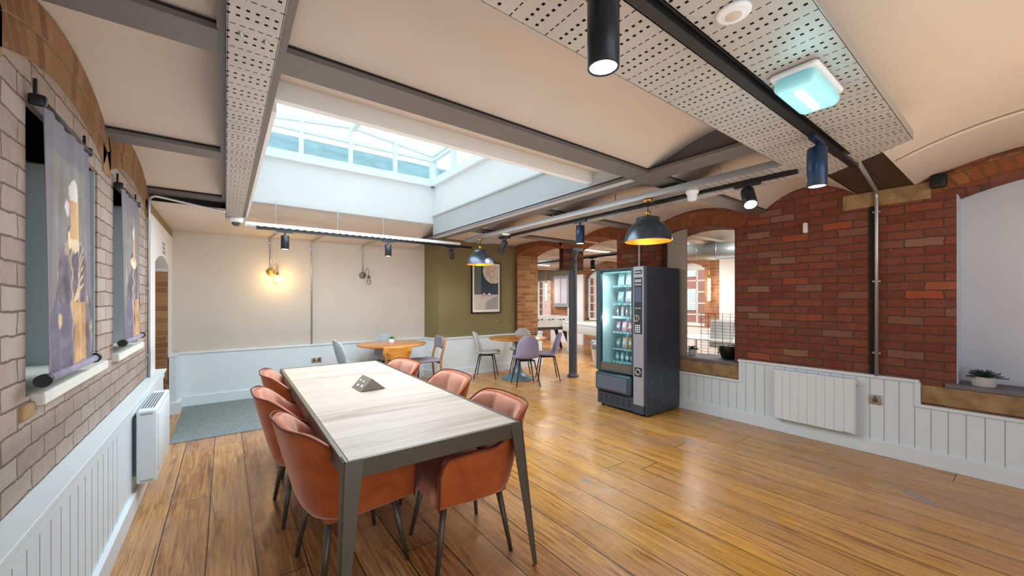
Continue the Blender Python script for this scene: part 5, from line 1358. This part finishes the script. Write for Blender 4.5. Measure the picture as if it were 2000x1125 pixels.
# notice board, tube lights, tracks in the games room
t = thing('notice_board', 'grey framed notice board of pale sheets on the far brick wall', 'notice board', (9.12, 9.80, 1.20), R(-90))
f = MB(); f.box(0, .72, -.03, .01, 0, 1.05); f.build('board_frame', 'grey_fabric', t, bev(.004))
for x in (.07, .385):
    f = MB(); f.box(x, x+.265, -.033, -.029, .12, .95); f.build('pinned_sheet', 'noticeboard', t)
def tube_lamp(loc, L, label):
    t = thing('tube_lamp', label, 'wall lamp', loc, 0, 'upright tube lamps on the brick piers')
    f = MB(); f.cyl((0, 0, 0), (0, 0, L), .032, n=16); f.build('lit_tube', 'tube_warm', t)
    f = MB(); f.cyl((0, 0, -.03), (0, 0, 0), .038, n=16); f.cyl((0, 0, L), (0, 0, L+.03), .038, n=16); f.cyl((0, 0, L+.03), (0, 0, 2.62-loc[2]), .009, n=8); f.cyl((0, 0, L/2), (.16, 0, L/2), .012, n=8); f.build('fitting', 'brass', t)
    light('tube_glow', 'POINT', (loc[0]-.2, loc[1], loc[2]+L/2), 9, (1, .85, .6), rad=.1)
tube_lamp((9.0, 10.08, 1.40), .62, 'glowing tube lamp on the farthest brick pier past the arcade')
tube_lamp((9.02, 4.43, 1.42), .52, 'glowing tube lamp seen through the brick window opening')
def strip_light(x0, x1, y, z, label):
    t = thing('strip_light', label, 'ceiling light', ((x0+x1)/2, y, z), 0, 'fluorescent strips in the games room')
    L = (x1-x0)/2
    f = MB(); f.box(-L, L, -.04, .04, .0, .05); f.build('housing', 'white_plastic', t)
    f = MB(); f.box(-L+.02, L-.02, -.03, .03, -.015, .002); f.build('lit_diffuser', 'lamp_tube', t)
    light('strip_glow', 'AREA', ((x0+x1)/2, y, z-.05), 48, (1, .98, .95), size=x1-x0, size_y=.1)
strip_light(6.0, 7.5, 5.66, 2.52, 'bright fluorescent strip on the ceiling behind the spotlight with the painted blue reflection')
strip_light(6.2, 7.6, 4.05, 2.56, 'bright fluorescent strip partly behind the large pendant')
strip_light(6.3, 8.0, 8.8, 2.50, 'bright fluorescent strip at the far end of the games room')
strip_light(6.2, 7.8, 2.6, 2.56, 'bright fluorescent strip above the desk seen through the opening')
f = MB(); f.box(6.0, 6.15, 3.4, 10.5, 2.34, 2.37); tag(f.build('cable_tray', 'galv'), 'pale metal cable tray crossing the games room ceiling', 'cable tray')
track(((6.07, 3.4), (6.07, 10.5), 2.34), 'black lighting track below the games room cable tray')
for y, lb in ((9.0, 'small black spotlight nearest the brick pier in the games room'), (7.4, 'small black spotlight left of the iron column in the games room'), (5.35, 'small black spotlight right of the iron column in the games room')):
    spotlight((6.07, y, 2.31), lb, L=.20, r=.055, m='black', energy=0, along='Y')
# duct, desk, chair and monitor through the opening
t = thing('ventilation_duct', 'round galvanised ventilation duct high behind the brick opening', 'duct', (7.0, 3.0, 2.30), R(-62))
f = MB(); f.cyl((-1.3, 0, 0), (1.3, 0, 0), .15, n=28); f.build('pipe', 'duct', t)
for k in range(9):
    f = MB(); f.cyl((-1.2+k*.3-.006, 0, 0), (-1.2+k*.3+.006, 0, 0), .156, n=28); f.build('seam_band', 'galv', t)
for k in (-.9, .9):
    f = MB(); f.cyl((k, 0, .14), (k, 0, .36), .006, n=6); f.build('hanger', 'steel', t)
t = thing('desk', 'pale desk standing behind the wire screen', 'desk', (7.2, 3.45, 0), R(-10))
f = MB(); f.box(-.4, .4, -.7, .7, .72, .745); f.build('desktop', 'foos_white', t, bev(.003))
for sx in (-1, 1):
    for sy in (-1, 1): f = MB(); f.box(sx*.36-.02, sx*.36+.02, sy*.66-.02, sy*.66+.02, 0, .72); f.build('leg', 'white_plastic', t)
t = thing('office_chair', 'pale mesh backed office chair behind the wire screen', 'chair', (6.62, 3.22, 0), R(75))
f = MB(); f.rbox(-.24, .24, -.22, .24, .44, .50, .06, 3); f.build('seat', 'fab_grey', t)
f = MB(); f.grid(lambda a, b: ((a*2-1)*.235, -.27+.05*(a*2-1)**2-.05*b, .60+.50*b), 14, 8); f.build('backrest', 'fab_grey', t, solid_sub(.02, 1, 0), fix=False)
f = MB(); f.tube([(0, -.20, .46), (0, -.30, .50), (0, -.30, .85)], .018, 10); f.build('back_support', 'pot_white', t)
f = MB(); f.cyl((0, 0, .08), (0, 0, .44), .025, n=14); f.build('gas_column', 'steel', t)
for k in range(5):
    a = k*2*pi/5; f = MB(); f.tube([(0, 0, .10), (.27*cos(a), .27*sin(a), .07)], [.022, .014], 8); lg = f.build('base_arm', 'pot_white', t)
    f = MB(); f.cyl((.27*cos(a)-.012, .27*sin(a), .03), (.27*cos(a)+.012, .27*sin(a), .03), .03, n=14); f.build('castor', 'black', lg)

pipe([(4.902, 3.43, .50), (4.902, 3.43, 2.52)], .014, 'painted upright pipe on the brick pier above the vending machine', (), 'white_plastic')

f = MB(); f.rbox(XL-.02, XL+.012, 2.09, 2.215, 1.02, 1.075, .01, 2); f.build('broken_stone', 'stone_brown', wl_)
